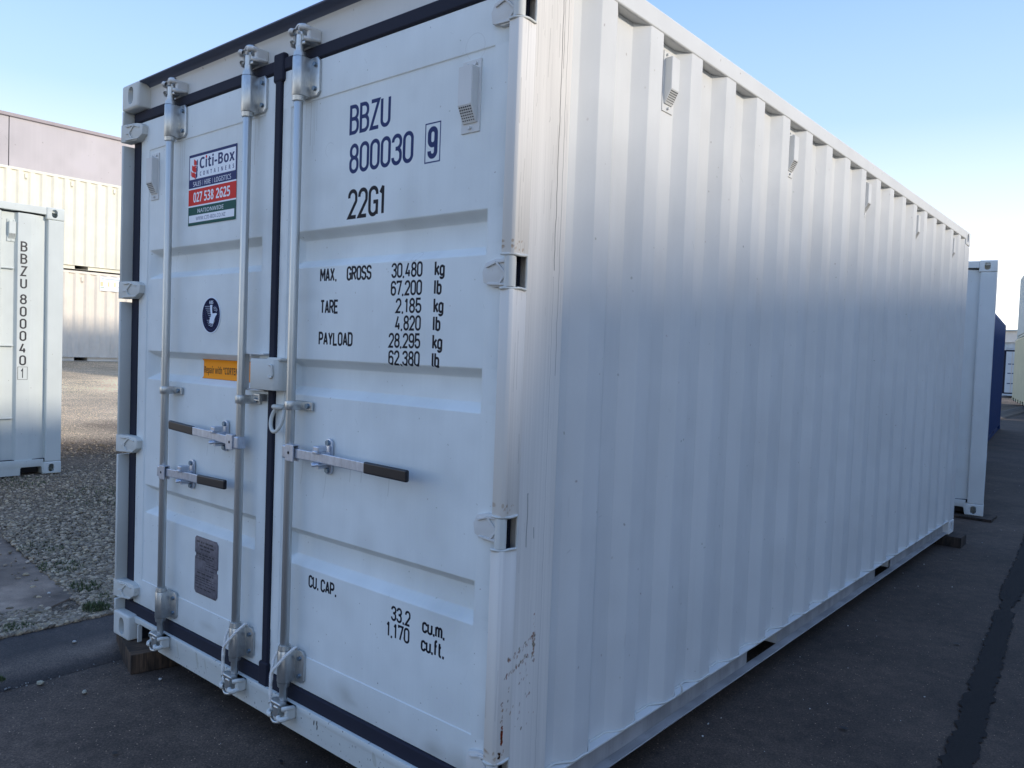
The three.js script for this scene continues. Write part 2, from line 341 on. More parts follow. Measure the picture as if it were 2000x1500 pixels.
// ---------------------------------------------------------------- the container in front
const near = blank('shipping_container', 'large white shipping container filling the view, with closed lettered doors and lock rods', 'shipping container', [0, .09, 0], 0);
{
  const t = near, W = CW, D = -.05; t.userData.rail = paintMat(.40, .39, .39, { map: tex(paintCanvas(23, 6), true, .8, .8) });  // bottom rail: recess shade and dirt both put into its darker colour
  cornerCastings(t, M.cast, [[0, 0, 0], [0, 1, 0], [1, 0, 0], [1, 1, 0]]);
  cornerCastings(t, M.white, [[0, 0, 1], [1, 0, 1], [0, 1, 1], [1, 1, 1]]);
  const plan = sideWall(t, M.white, 1, M.white); sideWall(t, M.white, 0);
  delete t.userData.rail; endWall(t, M.white, 1); roofAndFloor(t, M.white, -.09);
  for (const m of [0, 1]) { let g = mirrorZ(bx(.003, .03, .1175, CH - .1175, -.121, -.2015), -CL / 2); obj('post_return', m ? mirrorX(g, CW / 2) : g, M.white, t); }

  // weld bead where the right wall stands on the bottom rail
  {
    const pts = []; const r = rng(12);
    for (let i = 0; i < plan.length - 1; i++) { const [x0, z0] = plan[i], [x1, z1] = plan[i + 1], n = Math.max(2, Math.round(Math.hypot(x1 - x0, z1 - z0) / .03)); for (let k = 0; k < n; k++) { const s = k / n; pts.push([x0 + (x1 - x0) * s + .004 + (r() - .5) * .002, .130 + (r() - .5) * .004, z0 + (z1 - z0) * s]); } }
    obj('weld_bead', tube(pts, .0042, pts.length * 2, 6), M.cast, t);
  }
  // drainage hook of wire on the rail
  obj('wire_hook', tube([[W - .008, .118, -1.085], [W + .006, .13, -1.085], [W + .009, .155, -1.083], [W + .002, .168, -1.08]], .0035, 14, 6), M.cast, t);
  // ventilators in the folds of the right wall
  for (const k of [1, 5, 9, 13, 17]) vent(t, M.white, W - .0405, 2.39, -(.57 + .29 * k), Math.PI / 2);
  // two small printed labels near the far end of the right wall
  for (const [y0, y1, z0, z1] of [[1.485, 1.645, -5.425, -5.49], [1.275, 1.38, -5.43, -5.487]]) {
    obj('label_border', bx(W - .040, W - .0385, y0 - .008, y1 + .008, z0 + .006, z1 - .006), M.rubber, t);
    obj('label_plate', bx(W - .039, W - .0372, y0, y1, z0, z1), y0 > 1.4 ? paintMat(.62, .56, .45) : paintMat(.5, .56, .6), t);
  }

  // right front post: full-height side plate, and a rounded front edge broken at the hinges
  const cuts = [.216, .911, 1.635, 2.363], hw = .047;
  const postC = canvas(256, 2048, (x, w, h) => {
    const r = rng(44), Y = y => (1 - y / 2.6) * h;
    const im = pixels(256, 2048, (() => { const a = vnoise(8, 31), b = vnoise(110, 32), c = vnoise(30, 33); return (u, v) => { const k = 236 + (a(u * .5, v) - .5) * 12 + (b(u, v * .035) - .5) * 9 + (c(u, v * .1) - .5) * 8; return [k, k, k - 2]; }; })());
    x.drawImage(im, 0, 0);
    x.lineCap = 'round';
    // paint ridge and cracks run down the edge of the post
    for (let i = 0; i < 110; i++) { const px = 20 + r() * 220, y0 = r() * r() * h * .95, l = 10 + r() * 120; x.strokeStyle = `rgba(90,86,82,${.06 + r() * .20})`; x.lineWidth = .7 + r() * 1.1; x.beginPath(); x.moveTo(px, y0); x.quadraticCurveTo(px + (r() - .5) * 7, y0 + l / 2, px + (r() - .5) * 6, y0 + l); x.stroke(); }
    for (const [px, a, b, al] of [[196, 0, 760, .75], [204, 0, 300, .4], [221, 0, 1000, .4], [196, 760, 2048, .18], [120, 1250, 1390, .7], [150, 1330, 1370, .6]]) { x.strokeStyle = `rgba(52,50,50,${al})`; x.lineWidth = 1.8; x.beginPath(); x.moveTo(px, a); for (let y = a; y <= b; y += 24) x.lineTo(px + (r() - .5) * 3.4, y); x.stroke(); }
    // scraped patch, rust spots
    const spot = (cx, cy, rx, ry, n, col) => { for (let i = 0; i < n; i++) { x.fillStyle = col(r); x.beginPath(); x.ellipse(cx + (r() - .5) * 2 * rx, cy + (r() - .5) * 2 * ry, .8 + r() * 2.2, 1 + r() * 4, r(), 0, 7); x.fill(); } };
    const brown = q => `rgba(${90 + q() * 50},${66 + q() * 25},${48 + q() * 15},${.15 + q() * .4})`;
    for (let k = 0; k < 5; k++) spot(70 + k * 22, Y(.545 + k * .010) , 12, 6, 9, brown);
    for (let k = 0; k < 5; k++) spot(60 + k * 20, Y(.505 + k * .008), 11, 5, 8, brown);
    spot(168, Y(.56), 7, 34, 60, brown); spot(168, Y(.60), 3, 50, 14, brown);
    spot(46, Y(.34), 3, 22, 46, q => `rgba(${95 + q() * 60},${46 + q() * 20},${18 + q() * 14},${.6 + q() * .4})`);
    spot(38, Y(.285), 4, 6, 14, q => 'rgba(60,34,20,.9)'); spot(44, Y(.40), 4, 40, 12, brown); spot(120, Y(.44), 60, 90, 26, brown);
    for (const c of cuts) spot(40, Y(c + .07), 20, 10, 10, q => `rgba(150,110,70,${.15 + q() * .2})`);
  });
  const postMap = tex(postC, true, 1, 1, THREE.ClampToEdgeWrapping);
  const postBump = tex(canvas(256, 2048, (x, w, h) => { x.filter = 'grayscale(1) contrast(1.6)'; x.drawImage(postC, 0, 0); }), false, 1, 1, THREE.ClampToEdgeWrapping);
  const postM = new THREE.MeshPhysicalMaterial({ specularIntensity: .3, color: lin(.84, .80, .75), map: postMap, bumpMap: postBump, bumpScale: .0022, roughness: .72 });
  const postUV = g => { const p = g.attributes.position, n = g.attributes.normal, uv = new Float32Array(p.count * 2); for (let i = 0; i < p.count; i++) { const k = Math.abs(n.getZ(i)) > .8 ? .012 + (W - p.getX(i)) * .3 : -p.getZ(i) + .02; uv[2 * i] = k / .27; uv[2 * i + 1] = p.getY(i) / 2.6; } g.setAttribute('uv', new THREE.BufferAttribute(uv, 2)); return g; };
  const arc = []; for (let i = 0; i <= 6; i++) { const a = i / 6 * Math.PI / 2; arc.push([W - .015 + .015 * Math.sin(a), -.015 + .015 * Math.cos(a)]); }
  const edge = [[W - .044, -.05], [W - .044, -.004], [W - .040, 0], ...arc, [W, -.0655], [W - .008, -.0655], [W - .008, -.030], [W - .028, -.009], [W - .036, -.009], [W - .036, -.05]];
  const post = [], y0 = .1182, y1 = CH - .1182;
  const spans = []; let a0 = y0; for (const c of cuts) { spans.push([a0, c - hw]); a0 = c + hw; } spans.push([a0, y1]);
  for (const [a, b] of spans) post.push(prismY(edge, a, b, .0015));
  post.push(prismY([[W - .008, -.066], [W, -.066], [W, -.196], [W - .004, -.24], [W - .012, -.24], [W - .008, -.196]], y0, y1));
  post.push(bx(W - .07, W - .0085, y0, y1, -.092, -.19));
  obj('corner_post', postUV(merge(post)), postM, t, 'right front post with cracked paint and rust spots');
  {
    // cut edges of the post, with thick runs of paint
    const lips = []; for (const c of cuts) for (const s of [-1, 1]) lips.push(tube([[W - .040, c + s * hw, .001], [W - .022, c + s * (hw - .001), .0015], [W - .005, c + s * hw, -.009], [W + .0005, c + s * (hw - .002), -.03], [W + .0005, c + s * hw, -.06]], .0042, 16, 6));
    for (const c of cuts) lips.push(tube([[W + .0005, c - hw, -.062], [W + .001, c, -.063], [W + .0005, c + hw, -.062]], .003, 10, 6));
    each('paint_lip', lips, M.cast, t);
  }
  // left front post
  const edgeL = edge.map(([x, z]) => [W - x, z]).reverse(), postL = [];
  for (const [a, b] of spans) postL.push(prismY([[0, -.066], [0, -.012], [.004, -.002], [.010, 0], [.016, 0], [.020, -.003], [.020, -.066]], a, b, .001));
  postL.push(bx(.001, .0195, y0, y1, -.0665, -.24), bx(.020, .07, y0, y1, -.068, -.12));
  obj('corner_post', postL, M.cast, t, 'left front post seen from its inner face');

  // header with its overhanging gutter lip (underside shade painted as dark colour), sill with a step at each corner
  {
    const ext = pr => { const sh = new THREE.Shape(pr.map(([z, y]) => new THREE.Vector2(-z, y))), g = new THREE.ExtrudeGeometry(sh, { depth: W - .325, bevelEnabled: false }); g.rotateY(Math.PI / 2); g.translate(.1625, 0, 0); return boxUV(toCreasedNormals(g, .5)); };
    const arcP = (i0, i1) => { const o = []; for (let i = i0; i <= i1; i++) { const q = i / 12 * Math.PI / 2; o.push([-.030 - .0305 * Math.cos(q), 2.5485 + .0345 * Math.sin(q)]); } return o; };
    const lo = arcP(0, 5), hi = arcP(5, 12), [zs, ys] = lo[5];
    obj('door_header', ext([[-.0605, 2.4715], ...lo, [-.10, ys], [-.10, 2.4715]]), M.white, t);
    obj('shade_painted_lip', ext([[zs, ys + .0004], ...hi.slice(1), [-.007, 2.5855], [-.006, 2.590], [-.10, 2.590], [-.10, ys + .0004]]), M.lip, t, 'gutter lip above the doors, underside shade painted into its colour');
  }
  const dirtC = canvas(2048, 128, (x, w, h) => {
    x.drawImage(paintC, 0, 0, 1024, 128, 0, 0, w, h); const r = rng(61);
    for (let i = 0; i < 150; i++) { const px = r() * w, py = h * (.05 + r() * .8); x.fillStyle = `rgba(40,38,36,${.12 + r() * .5})`; x.beginPath(); x.ellipse(px, py, .7 + r() * 1.5, .8 + r() * 4, (r() - .5), 0, 7); x.fill(); }
    for (let i = 0; i < 8; i++) { const px = r() * w; x.fillStyle = `rgba(190,186,172,${.1 + r() * .25})`; x.beginPath(); x.ellipse(px, h * .4, 4 + r() * 8, 20 + r() * 20, -.25, 0, 7); x.fill(); }
    x.fillStyle = 'rgba(35,33,30,.8)'; for (const [px, py] of [[1320, 40], [1334, 36], [1336, 52]]) { x.beginPath(); x.ellipse(px, py, 2.5, 10, .1, 0, 7); x.fill(); }
    for (let i = 0; i < 60; i++) { x.fillStyle = `rgba(70,50,34,${r() * .5})`; x.fillRect(r() * w, h - 3 - r() * 5, 2 + r() * 14, 2 + r() * 4); }
  });
  const sillM = new THREE.MeshStandardMaterial({ color: lin(.72, .75, .73), map: tex(dirtC, true, 1, 1, THREE.ClampToEdgeWrapping), roughness: .5, bumpMap: waveMap, bumpScale: .001 });
  const sill = prismZ([[.162, .112], [.162, .084], [.21, .086], [.225, .090], [.38, .088], [.398, .078], [.402, .012], [W - .402, .012], [W - .398, .078], [W - .38, .088], [W - .225, .09], [W - .21, .086], [W - .162, .084], [W - .162, .112]], -.028, -.09, .002);
  { const p = sill.attributes.position, u = sill.attributes.uv; for (let i = 0; i < p.count; i++) u.setXY(i, p.getX(i) / W, p.getY(i) / .12); }
  obj('door_sill', sill, sillM, t);
  each('sill_cheek', [bx(.203, .211, .004, .084, -.024, -.044, .002), bx(W - .211, W - .203, .004, .084, -.024, -.044, .002)], M.cast, t);
  obj('sill_backing', [bx(.17, W - .17, .0, .11, -.125, -.135), bx(.163, .169, .0, .08, -.05, -.124)].map(g => g), M.dark, t);

  // rubber seals round the doors
  const seal = (a, b, c, d, z = -.047) => obj('door_seal', bx(a, b, c, d, z, -.075, .007), M.rubber, t);
  seal(.030, .098, .166, 2.423); seal(W - .064, W - .030, .166, 2.423); seal(.030, W - .030, 2.4245, 2.471, -.044); seal(.030, W - .030, .109, .1655, -.040);
  obj('door_seal', [bx(1.2075, 1.2485, .13, 2.46, -.041, -.078, .008), bx(1.196, 1.264, 2.385, 2.492, -.038, -.064, .010), bx(1.200, 1.258, .105, .20, -.034, -.06, .008), bx(1.2485, 1.254, .13, .33, -.044, -.06, .002)], M.rubber, t);

  // ---------------- doors
  const bands = [[1.690, 1.827], [1.230, 1.366], [.606, .743]];
  const ax = (a, b, n) => Array.from({ length: n + 1 }, (_, i) => a + (b - a) * i / n);
  const smooth = s => { s = Math.min(1, Math.max(0, s)); return s * s * (3 - 2 * s); };
  function relief(xl, xr) {
    return (x, y) => {
      const inP = Math.min(x - xl + .012, xr + .012 - x, y - .285, 2.285 - y), d1 = smooth(inP / .004) * .005;
      let d2 = 0;
      for (const [b, tp] of bands) { const k = Math.min((y - b) / .034, (tp - y) / .034, (x - xl) / .045, (xr - x) / .020); d2 = Math.max(d2, (.4 * smooth(k) + .6 * Math.min(1, Math.max(0, k))) * .039); }
      return D - d1 - d2;
    };
  }
  function leaf(x0, x1, xl, xr, map) {
    const f = relief(xl, xr), xs = [x0, x0 + .004, ...ax(xl - .012, xl - .008, 2), ...ax(xl, xl + .045, 8), ...ax(xl + .1, xr - .06, 8), ...ax(xr - .020, xr, 6), ...ax(xr + .008, xr + .012, 2), x1 - .004, x1];
    const ys = [.164, .168, ...ax(.285, .289, 2)];
    for (const [b, tp] of [...bands].reverse()) ys.push(...ax(b, b + .034, 8), ...ax(tp - .034, tp, 8));
    ys.push(...ax(2.281, 2.285, 2), 2.419, 2.423);
    const rim = (x, y) => (x === x0 || x === x1 || y === .164 || y === 2.423) ? D - .018 : f(x, y);
    return [grid(xs, ys, rim, (x, y) => [(x - (x0 < 1 ? .05 : 1.21)) / 1.2, (y - .06) / 2.4]), f];
  }
  const PX = 2048 / 2.4;
  function doorTex(x0, draw) {
    const c = canvas(1024, 2048, (x, w, h) => {
      x.drawImage(paintC, 0, 0, 1024, 1024, 0, 0, w, 1024); x.drawImage(paintC, 0, 0, 1024, 1024, 0, 1024, w, 1024);
      draw(x, X => (X - x0) * PX, Y => (2.46 - Y) * PX);
    });
    return tex(c, true, 1, 1, THREE.ClampToEdgeWrapping);
  }
  const scuffs = (x, X, Y, seed) => { const r = rng(seed); for (let i = 0; i < 46; i++) { const px = r() * 1024, py = 1500 + r() * 540; x.fillStyle = `rgba(50,48,46,${.15 + r() * .45})`; x.beginPath(); x.ellipse(px, py, .7 + r() * 1.2, .7 + r() * 2, r() * 3, 0, 7); x.fill(); } for (let i = 0; i < 8; i++) { x.strokeStyle = `rgba(110,108,106,${.1 + r() * .15})`; x.lineWidth = 1; x.beginPath(); const px = r() * 1024, py = r() * 2000; x.arc(px, py, 10 + r() * 40, r() * 6, r() * 6 + .8); x.stroke(); }
    // soft dust films, grease smears beside the gear, faint runs
    const film = (px, py, rx, ry, c) => { const g = x.createRadialGradient(0, 0, 0, 0, 0, 1); g.addColorStop(0, c); g.addColorStop(1, c.replace(/[\d.]+\)$/, '0)')); x.save(); x.translate(px, py); x.scale(rx, ry); x.fillStyle = g; x.fillRect(-1, -1, 2, 2); x.restore(); };
    for (let i = 0; i < 26; i++) film(r() * 1024, 300 + r() * 1750, 40 + r() * 130, 30 + r() * 110, `rgba(120,116,104,${.03 + r() * .05})`);
    for (let i = 0; i < 20; i++) { const px = r() * 1024, py = 1880 + r() * 120; film(px, py, 30 + r() * 60, 14 + r() * 40, `rgba(96,88,74,${.05 + r() * .09})`); }
    for (const rx of ROD_X) { film(X(rx), Y(2.42), 42, 26, 'rgba(70,64,54,.16)'); film(X(rx), Y(.19), 46, 34, 'rgba(70,62,50,.2)'); for (let i = 0; i < 5; i++) { const px = X(rx) + (r() - .3) * 60; x.strokeStyle = `rgba(92,78,60,${.06 + r() * .12})`; x.lineWidth = 1 + r() * 2.5; x.beginPath(); x.moveTo(px, Y(2.28)); x.lineTo(px + (r() - .5) * 5, Y(2.28) + 30 + r() * 130); x.stroke(); } }
    x.strokeStyle = 'rgba(100,98,96,.13)'; x.lineWidth = 3; for (const rx of ROD_X) for (const q of [250, 300, 420]) { x.beginPath(); x.arc(X(rx), Y(1.0), q, -.12 + r() * .1, .10 + r() * .2); x.stroke(); } };
  const ROD_X = [.458, 1.075, 1.408];
  const doorM = m => new THREE.MeshPhysicalMaterial({ specularIntensity: .4, color: lin(.78, .82, .82), map: m, roughness: .66, roughnessMap: roughMap, bumpMap: waveMap, bumpScale: .001 });

  const rightTex = doorTex(1.21, (x, X, Y) => {
    scuffs(x, X, Y, 7);
    const navy = '#26366a', ink = '#090c1b';  // upper lettering bluer: reflected light painted into its ink
    const T = (s, x0, x1, yb, cap, pen, col) => penText(x, s, X(x0), X(x1), Y(yb), cap * PX, pen * PX, col);
    T('BBZU', 1.643, 1.853, 2.130, .100, .0125, navy); T('800030', 1.647, 1.967, 1.999, .100, .0125, navy); T('9', 2.031, 2.075, 1.998, .098, .0155, navy);
    x.strokeStyle = navy; x.lineWidth = 3.2; x.strokeRect(X(2.0205), Y(2.1065), .065 * PX, .1185 * PX);
    T('22G1', 1.646, 1.844, 1.846, .100, .0125, ink);
    const p = .0075;
    T('MAX.', 1.500, 1.597, 1.638, .049, p, ink); T('GROSS', 1.650, 1.781, 1.638, .049, p, ink); T('TARE', 1.506, 1.609, 1.526, .049, p, ink); T('PAYLOAD', 1.501, 1.692, 1.415, .048, p, ink);
    for (const [s, a, y, u] of [['30,480', 1.881, 1.639, 'kg'], ['67,200', 1.880, 1.582, 'lb'], ['2,185', 1.906, 1.526, 'kg'], ['4,820', 1.906, 1.471, 'lb'], ['28,295', 1.877, 1.415, 'kg'], ['62,380', 1.878, 1.359, 'lb']]) {
      T(s, a, 2.026, y, .048, .0066, ink); u === 'kg' ? T(u, 2.080, 2.124, y - .001, .048, p, ink) : T(u, 2.080, 2.113, y - .001, .048, p, ink);
    }
    T('CU.', 1.480, 1.542, .542, .046, p, ink); T('CAP.', 1.552, 1.645, .542, .046, p, ink);
    T('33.2', 1.930, 2.022, .534, .049, .0068, ink); T('1,170', 1.910, 2.020, .478, .050, .0068, ink);
    T('cu.m.', 2.076, 2.178, .532, .050, p, ink); T('cu.ft.', 2.073, 2.178, .474, .050, p, ink);
  });
  const leftTex = doorTex(.05, (x, X, Y) => scuffs(x, X, Y, 17));

  const bolt = (x, y, z, r = .0085) => { const g = cylZ(x, y, z, z + .008, r, 6); return g; };
  function door(x0, x1, xl, xr, map, label) {
    const [g, f] = leaf(x0, x1, xl, xr, map);
    return [obj('door', g, doorM(map), t, label), f];
  }
  const [doorL, fL] = door(.098, 1.207, .190, 1.125, leftTex, 'left door with coloured stickers and two lock rods');
  const [doorR, fR] = door(1.249, 2.374, 1.313, 2.291, rightTex, 'right door with stencilled weights and one lock rod');

  // hinge blades and barrels
  for (const right of [0, 1]) for (const c of cuts) {
    const cc = c + (right ? .001 : .008), F = g => right ? g : mirrorX(g, W / 2), p = right ? doorR : doorL;
    const out = right ? [[W - .030, cc - .040], [W - .10, cc - .040], [W - .138, cc - .026], [W - .144, cc + .004], [W - .132, cc + .030], [W - .095, cc + .040], [W - .030, cc + .040]]
      : [[W - .001, cc - .040], [W - .112, cc - .040], [W - .158, cc - .014], [W - .164, cc + .022], [W - .148, cc + .034], [W - .11, cc + .040], [W - .001, cc + .040]];
    const zz = right ? -.036 : -.012;
    const b = [prismZ(out, zz, -.062, .003)];
    const bar = (xa, ya, xb, yb) => { const dx = xb - xa, dy = yb - ya, l = Math.hypot(dx, dy), g = new RoundedBoxGeometry(l, .007, .007, 1, .002); g.rotateZ(Math.atan2(dy, dx)); g.translate((xa + xb) / 2, (ya + yb) / 2, zz + .002); return g.toNonIndexed(); };
    const q = right ? 0 : .012;
    b.push(bar(W - .125 - q, cc + .018, W - .088 - q, cc + .030), bar(W - .088 - q, cc + .030, W - .052 - q, cc - .004), bar(W - .052 - q, cc - .004, W - .074 - q, cc - .03), bar(W - .088 - q, cc + .030, W - .04, cc + .032), bar(W - .12 - q, cc - .030, W - .04, cc - .034));
    if (!right) b.push(bar(W - .075, cc + .028, W - .045, cc + .028), bar(W - .075, cc - .004, W - .045, cc - .004));
    if (!right) for (const g of b) { const p = g.attributes.position; for (let i = 0; i < p.count; i++) { const k = Math.min(1, Math.max(0, (W - .02 - p.getX(i)) / .12)); p.setZ(i, p.getZ(i) + .014 - .026 * k); } }
    obj('hinge', merge(b.map(g => F(boxUV(g)))), right ? M.white : M.cast, p);
    if (right) obj('hinge_barrel', [cyl(W - .019, c - hw + .005, c + hw - .005, -.014, .0165, .0165, 20)].map(boxUV), M.cast, p);
  }

  // ---------------- lock gear
  const ROD = [[.458, doorL], [1.075, doorL], [1.408, doorR]], ZR = -.010, RR = .0162;
  for (const [x, p] of ROD) {
    obj('lock_rod', (() => { const g = new THREE.LatheGeometry([[0, .125], [.0145, .125], [.0145, .168], [RR, .172], [RR, 2.428], [.0145, 2.432], [.0145, 2.466], [0, 2.466]].map(q => new THREE.Vector2(...q)), 24); g.translate(x, 0, ZR); return toCreasedNormals(g, .5); })(), M.galv, p);
    for (const [ya, yb] of [[2.292, 2.428], [.188, .305]]) {
      const up = ya > 1, half = [];
      for (let i = 0; i <= 10; i++) { const a = Math.PI * i / 10; half.push([x + .026 * Math.cos(a + 0), ZR + .024 * Math.sin(a)]); }
      const body = prismY([[x - .026, -.048], ...[...half].reverse(), [x + .026, -.048]].map(([a, b]) => [a, b]), ya, yb, .003);
      const fl = prismZ([[x + .02, ya], [x + .062, ya], [x + .076, ya + .014], [x + .076, yb - .014], [x + .062, yb], [x + .02, yb]], -.040, -.0495, .002);
      obj('rod_bracket', [body, fl], M.galv, p);
      each('bracket_bolt', [bolt(x + .052, ya + .026, -.040), bolt(x + .052, yb - .026, -.040)], M.bolt, p);
      each('bracket_hole', [cylZ(x, ya + .02, 0, .001, .006), cylZ(x, yb - .02, 0, .001, .006)].map(g => { g.translate(-x, 0, 0); g.rotateY(-1.15); g.translate(x - .0222, 0, ZR + .0102); return g; }), M.dark, p);
      each('rod_collar', [cyl(x, yb + .001, yb + .017, ZR, .0235, .0215), cyl(x, ya - .017, ya - .001, ZR, .0215, .0235)], M.galv, p);
    }
    // strap at mid height
    const half = []; for (let i = 0; i <= 10; i++) { const a = Math.PI * i / 10; half.push([x - .0215 * Math.cos(a), ZR + .0215 * Math.sin(a)]); }
    obj('rod_bracket', [prismY([[x - .0215, -.05], ...half, [x + .0215, -.05]], 1.180, 1.212, .0015), bx(x + .02, x + .082, 1.180, 1.212, -.040, -.0495, .003)], M.galv, p);
    obj('bracket_bolt', bolt(x + .060, 1.196, -.040, .0095), M.bolt, p);
    obj('bracket_hole', (() => { const g = cylZ(0, 1.196, 0, .001, .006); g.rotateY(-1.15); g.translate(x - .0197, 0, ZR + .0092); return g; })(), M.dark, p);
    // keepers on header and sill and the cams that hook into them
    for (const top of [1, 0]) {
      const cy = top ? 2.504 : .086, zf = top ? -.060 : -.028, s = top ? 1 : -1;
      const k = [bx(x - .060, x + .060, cy - .028, cy + .026, zf, zf - .006, .003)], e = top ? .012 : 0;
      for (const q of [-1, 1]) {
        k.push(bx(x + q * .047 - .010, x + q * .047 + .010, cy - .024, cy + .022, zf - .002, zf + .040 + e, .008));
        k.push(tube([[x + q * .050, cy + s * .012, zf + .028 + e], [x + q * .046, cy + s * .016, zf + .046 + e], [x + q * .030, cy + s * .018, zf + .054 + e], [x + q * .019, cy + s * .014, zf + .050 + e]], .0095, 14, 8));
        k.push(tube([[x + q * .052, cy - s * .018, zf + .010], [x + q * .050, cy - s * .022, zf + .034 + e], [x + q * .036, cy - s * .018, zf + .046 + e]], .0085, 12, 8));
      }
      obj('cam_keeper', k.map(boxUV), top ? M.white : M.cast, p);
      const c = [bx(x - .016, x + .016, cy - .022, cy + .022, zf + .016, zf + .052, .007), bx(x - .034, x + .034, cy - s * .004 - .008, cy - s * .004 + .008, zf + .014, zf + .036, .006)];
      c.push(bx(x - .030, x + .030, cy - s * .028 - .007, cy - s * .028 + .007, zf + .022, zf + .052, .005), cyl(x, Math.min(cy - s * .05, cy), Math.max(cy - s * .05, cy), ZR, .013));
      c.push(tube([[x - .028, cy + s * .030, zf + .048], [x, cy + s * .036, zf + .054], [x + .030, cy + s * .031, zf + .046]], .0058, 12, 6));
      obj('locking_cam', c.map(boxUV), M.galv, p);
    }
  }
  function handle(p, x, y, xe, ye, gx, cx, hub = .05) {
    const d = Math.sign(xe - x), ang = Math.atan2(ye - y, Math.abs(xe - x)), at = s => y + (ye - y) * (s - x) / (xe - x);
    const z = .004;
    obj('handle_hub', [bx(x + d * .012, x + d * .060, y - .030, y + .030, z + .008, z + .013, .002), bx(x + d * .012, x + d * .060, y - .030, y + .030, z - .014, z - .009, .002), bx(x - d * .018, x + d * .020, y - .024, y + .024, ZR - .016, z + .008, .006), bx(x + d * .014, x + d * .058, y + .026, y + .030, z - .012, z + .012, .001)], M.zinc, p);
    obj('bracket_hole', cylZ(x + d * .032, y, z + .0131, z + .0138, .0055), M.dark, p);
    // flat bar, set back a little where it passes the catch
    const bar = (a, b, za, zb, h, th, r) => { if (a > b) [a, b, za, zb] = [b, a, zb, za]; const l = Math.hypot(b - a, at(b) - at(a)), g = new RoundedBoxGeometry(l, h, th, 2, r); const q = new THREE.Matrix4().makeBasis(new THREE.Vector3(b - a, at(b) - at(a), zb - za).normalize(), new THREE.Vector3(0, 1, 0), new THREE.Vector3(0, 0, 1)); g.applyMatrix4(q); g.translate((a + b) / 2, (at(a) + at(b)) / 2, (za + zb) / 2); return boxUV(g.toNonIndexed()); };
    const mid = cx - d * .02, m2 = cx + d * .055;
    obj('handle', [bar(x + d * .02, mid + d * .004, z, z - .004, .034, .010, .003), bar(mid, m2, z - .004, z - .004, .034, .0095, .003), bar(m2 - d * .004, gx + d * .01, z - .004, z + .006, .034, .010, .003)], M.zinc, p);
    obj('handle_grip', bar(gx, xe, z + .004, z + .010, .038, .016, .006), M.grip, p);
    // catch: long plate with two bolts, a swinging hasp and a seat for the bar
    const cyy = at(cx), pl = []; for (let i = 0; i <= 16; i++) { const a = Math.PI * i / 16; pl.push([cx + .019 * Math.cos(a), cyy + .044 + .019 * Math.sin(a)]); } for (let i = 0; i <= 16; i++) { const a = Math.PI + Math.PI * i / 16; pl.push([cx + .019 * Math.cos(a), cyy - .044 + .019 * Math.sin(a)]); }
    obj('handle_catch', [prismZ(pl, D + .008, D - .001, .002), bx(cx - .010, cx + .010, cyy - .014, cyy + .014, D, z - .009, .004), bx(cx - .021, cx + .021, cyy - .026, cyy - .019, D, z + .012, .003), bx(cx - .016, cx + .016, cyy + .018, cyy + .040, z - .03, z + .009, .005), bx(cx - .013, cx + .013, cyy + .012, cyy + .024, z - .004, z + .014, .004), tube([[cx - .014, cyy - .022, z + .004], [cx, cyy - .026, z + .016], [cx + .014, cyy - .022, z + .004]], .006, 10, 6), cylZ(cx - .004, cyy - .034, D, z - .004, .008)].map(boxUV), M.zinc, p);
    each('bracket_bolt', [bolt(cx, cyy + .048, D + .008, .010), bolt(cx, cyy - .048, D + .008, .010)], M.bolt, p);
  }
  handle(doorR, 1.408, 1.030, 2.064, 1.026, 1.852, 1.592);
  handle(doorL, .458, .840, 1.018, .857, .795, .640);
  handle(doorL, 1.075, 1.028, .556, 1.054, .752, .905);

  // padlock box, its frame on the left door, and the ring below it
  {
    const a = 1.163, b = 1.334, s = [[a, -.046], [a, .004], [a + .004, .008]]; for (let i = 0; i <= 8; i++) { const q = i / 8 * Math.PI / 2; s.push([b - .030 + .030 * Math.sin(q), -.022 + .030 * Math.cos(q)]); } s.push([b, -.046]);
    obj('padlock_box', [prismY(s, 1.243, 1.357, .003), bx(1.262, 1.345, 1.352, 1.364, -.046, -.004, .005)], M.cast, doorR);
    obj('padlock_hook', tube([[b - .034, 1.336, .014], [b - .021, 1.335, .012], [b - .018, 1.315, .011], [b - .018, 1.300, .010], [b - .026, 1.290, .013], [b - .036, 1.296, .015]], .0045, 24, 6), M.cast, doorR);
    obj('padlock_frame', [bx(1.060, 1.203, 1.371, 1.377, -.02, -.05, .002), bx(1.060, 1.066, 1.232, 1.371, -.02, -.05, .002), bx(1.066, 1.2, 1.232, 1.238, -.03, -.05, .002)], M.white, doorL);
    obj('stop_clip', [bx(1.150, 1.196, 1.216, 1.222, -.018, -.05, .001), bx(1.150, 1.196, 1.196, 1.201, -.018, -.05, .001), bx(1.192, 1.197, 1.196, 1.222, -.014, -.05, .001)], M.galv, doorL);
    const ring = []; for (let i = 0; i < 24; i++) { const q = i / 24 * 2 * Math.PI; ring.push([1.291 + .037 * Math.sin(q), 1.139 + (.046 - .004 * Math.cos(q)) * Math.cos(q), -.020 + .018 * Math.cos(q) * -1 * .7 - .012]); }
    obj('tie_ring', [tube(ring, .0072, 60, 8, true), bx(1.268, 1.314, 1.172, 1.190, -.036, -.05, .006), tube([[1.268, 1.181, -.04], [1.275, 1.181, -.026], [1.307, 1.181, -.026], [1.316, 1.181, -.04]], .009, 16, 8)].map(boxUV), M.cast, doorR);
  }
  // ventilators on the doors
  vent(doorR, M.white, 2.213, 2.156, D - .005); vent(doorL, M.white, .236, 2.156, D - .005);

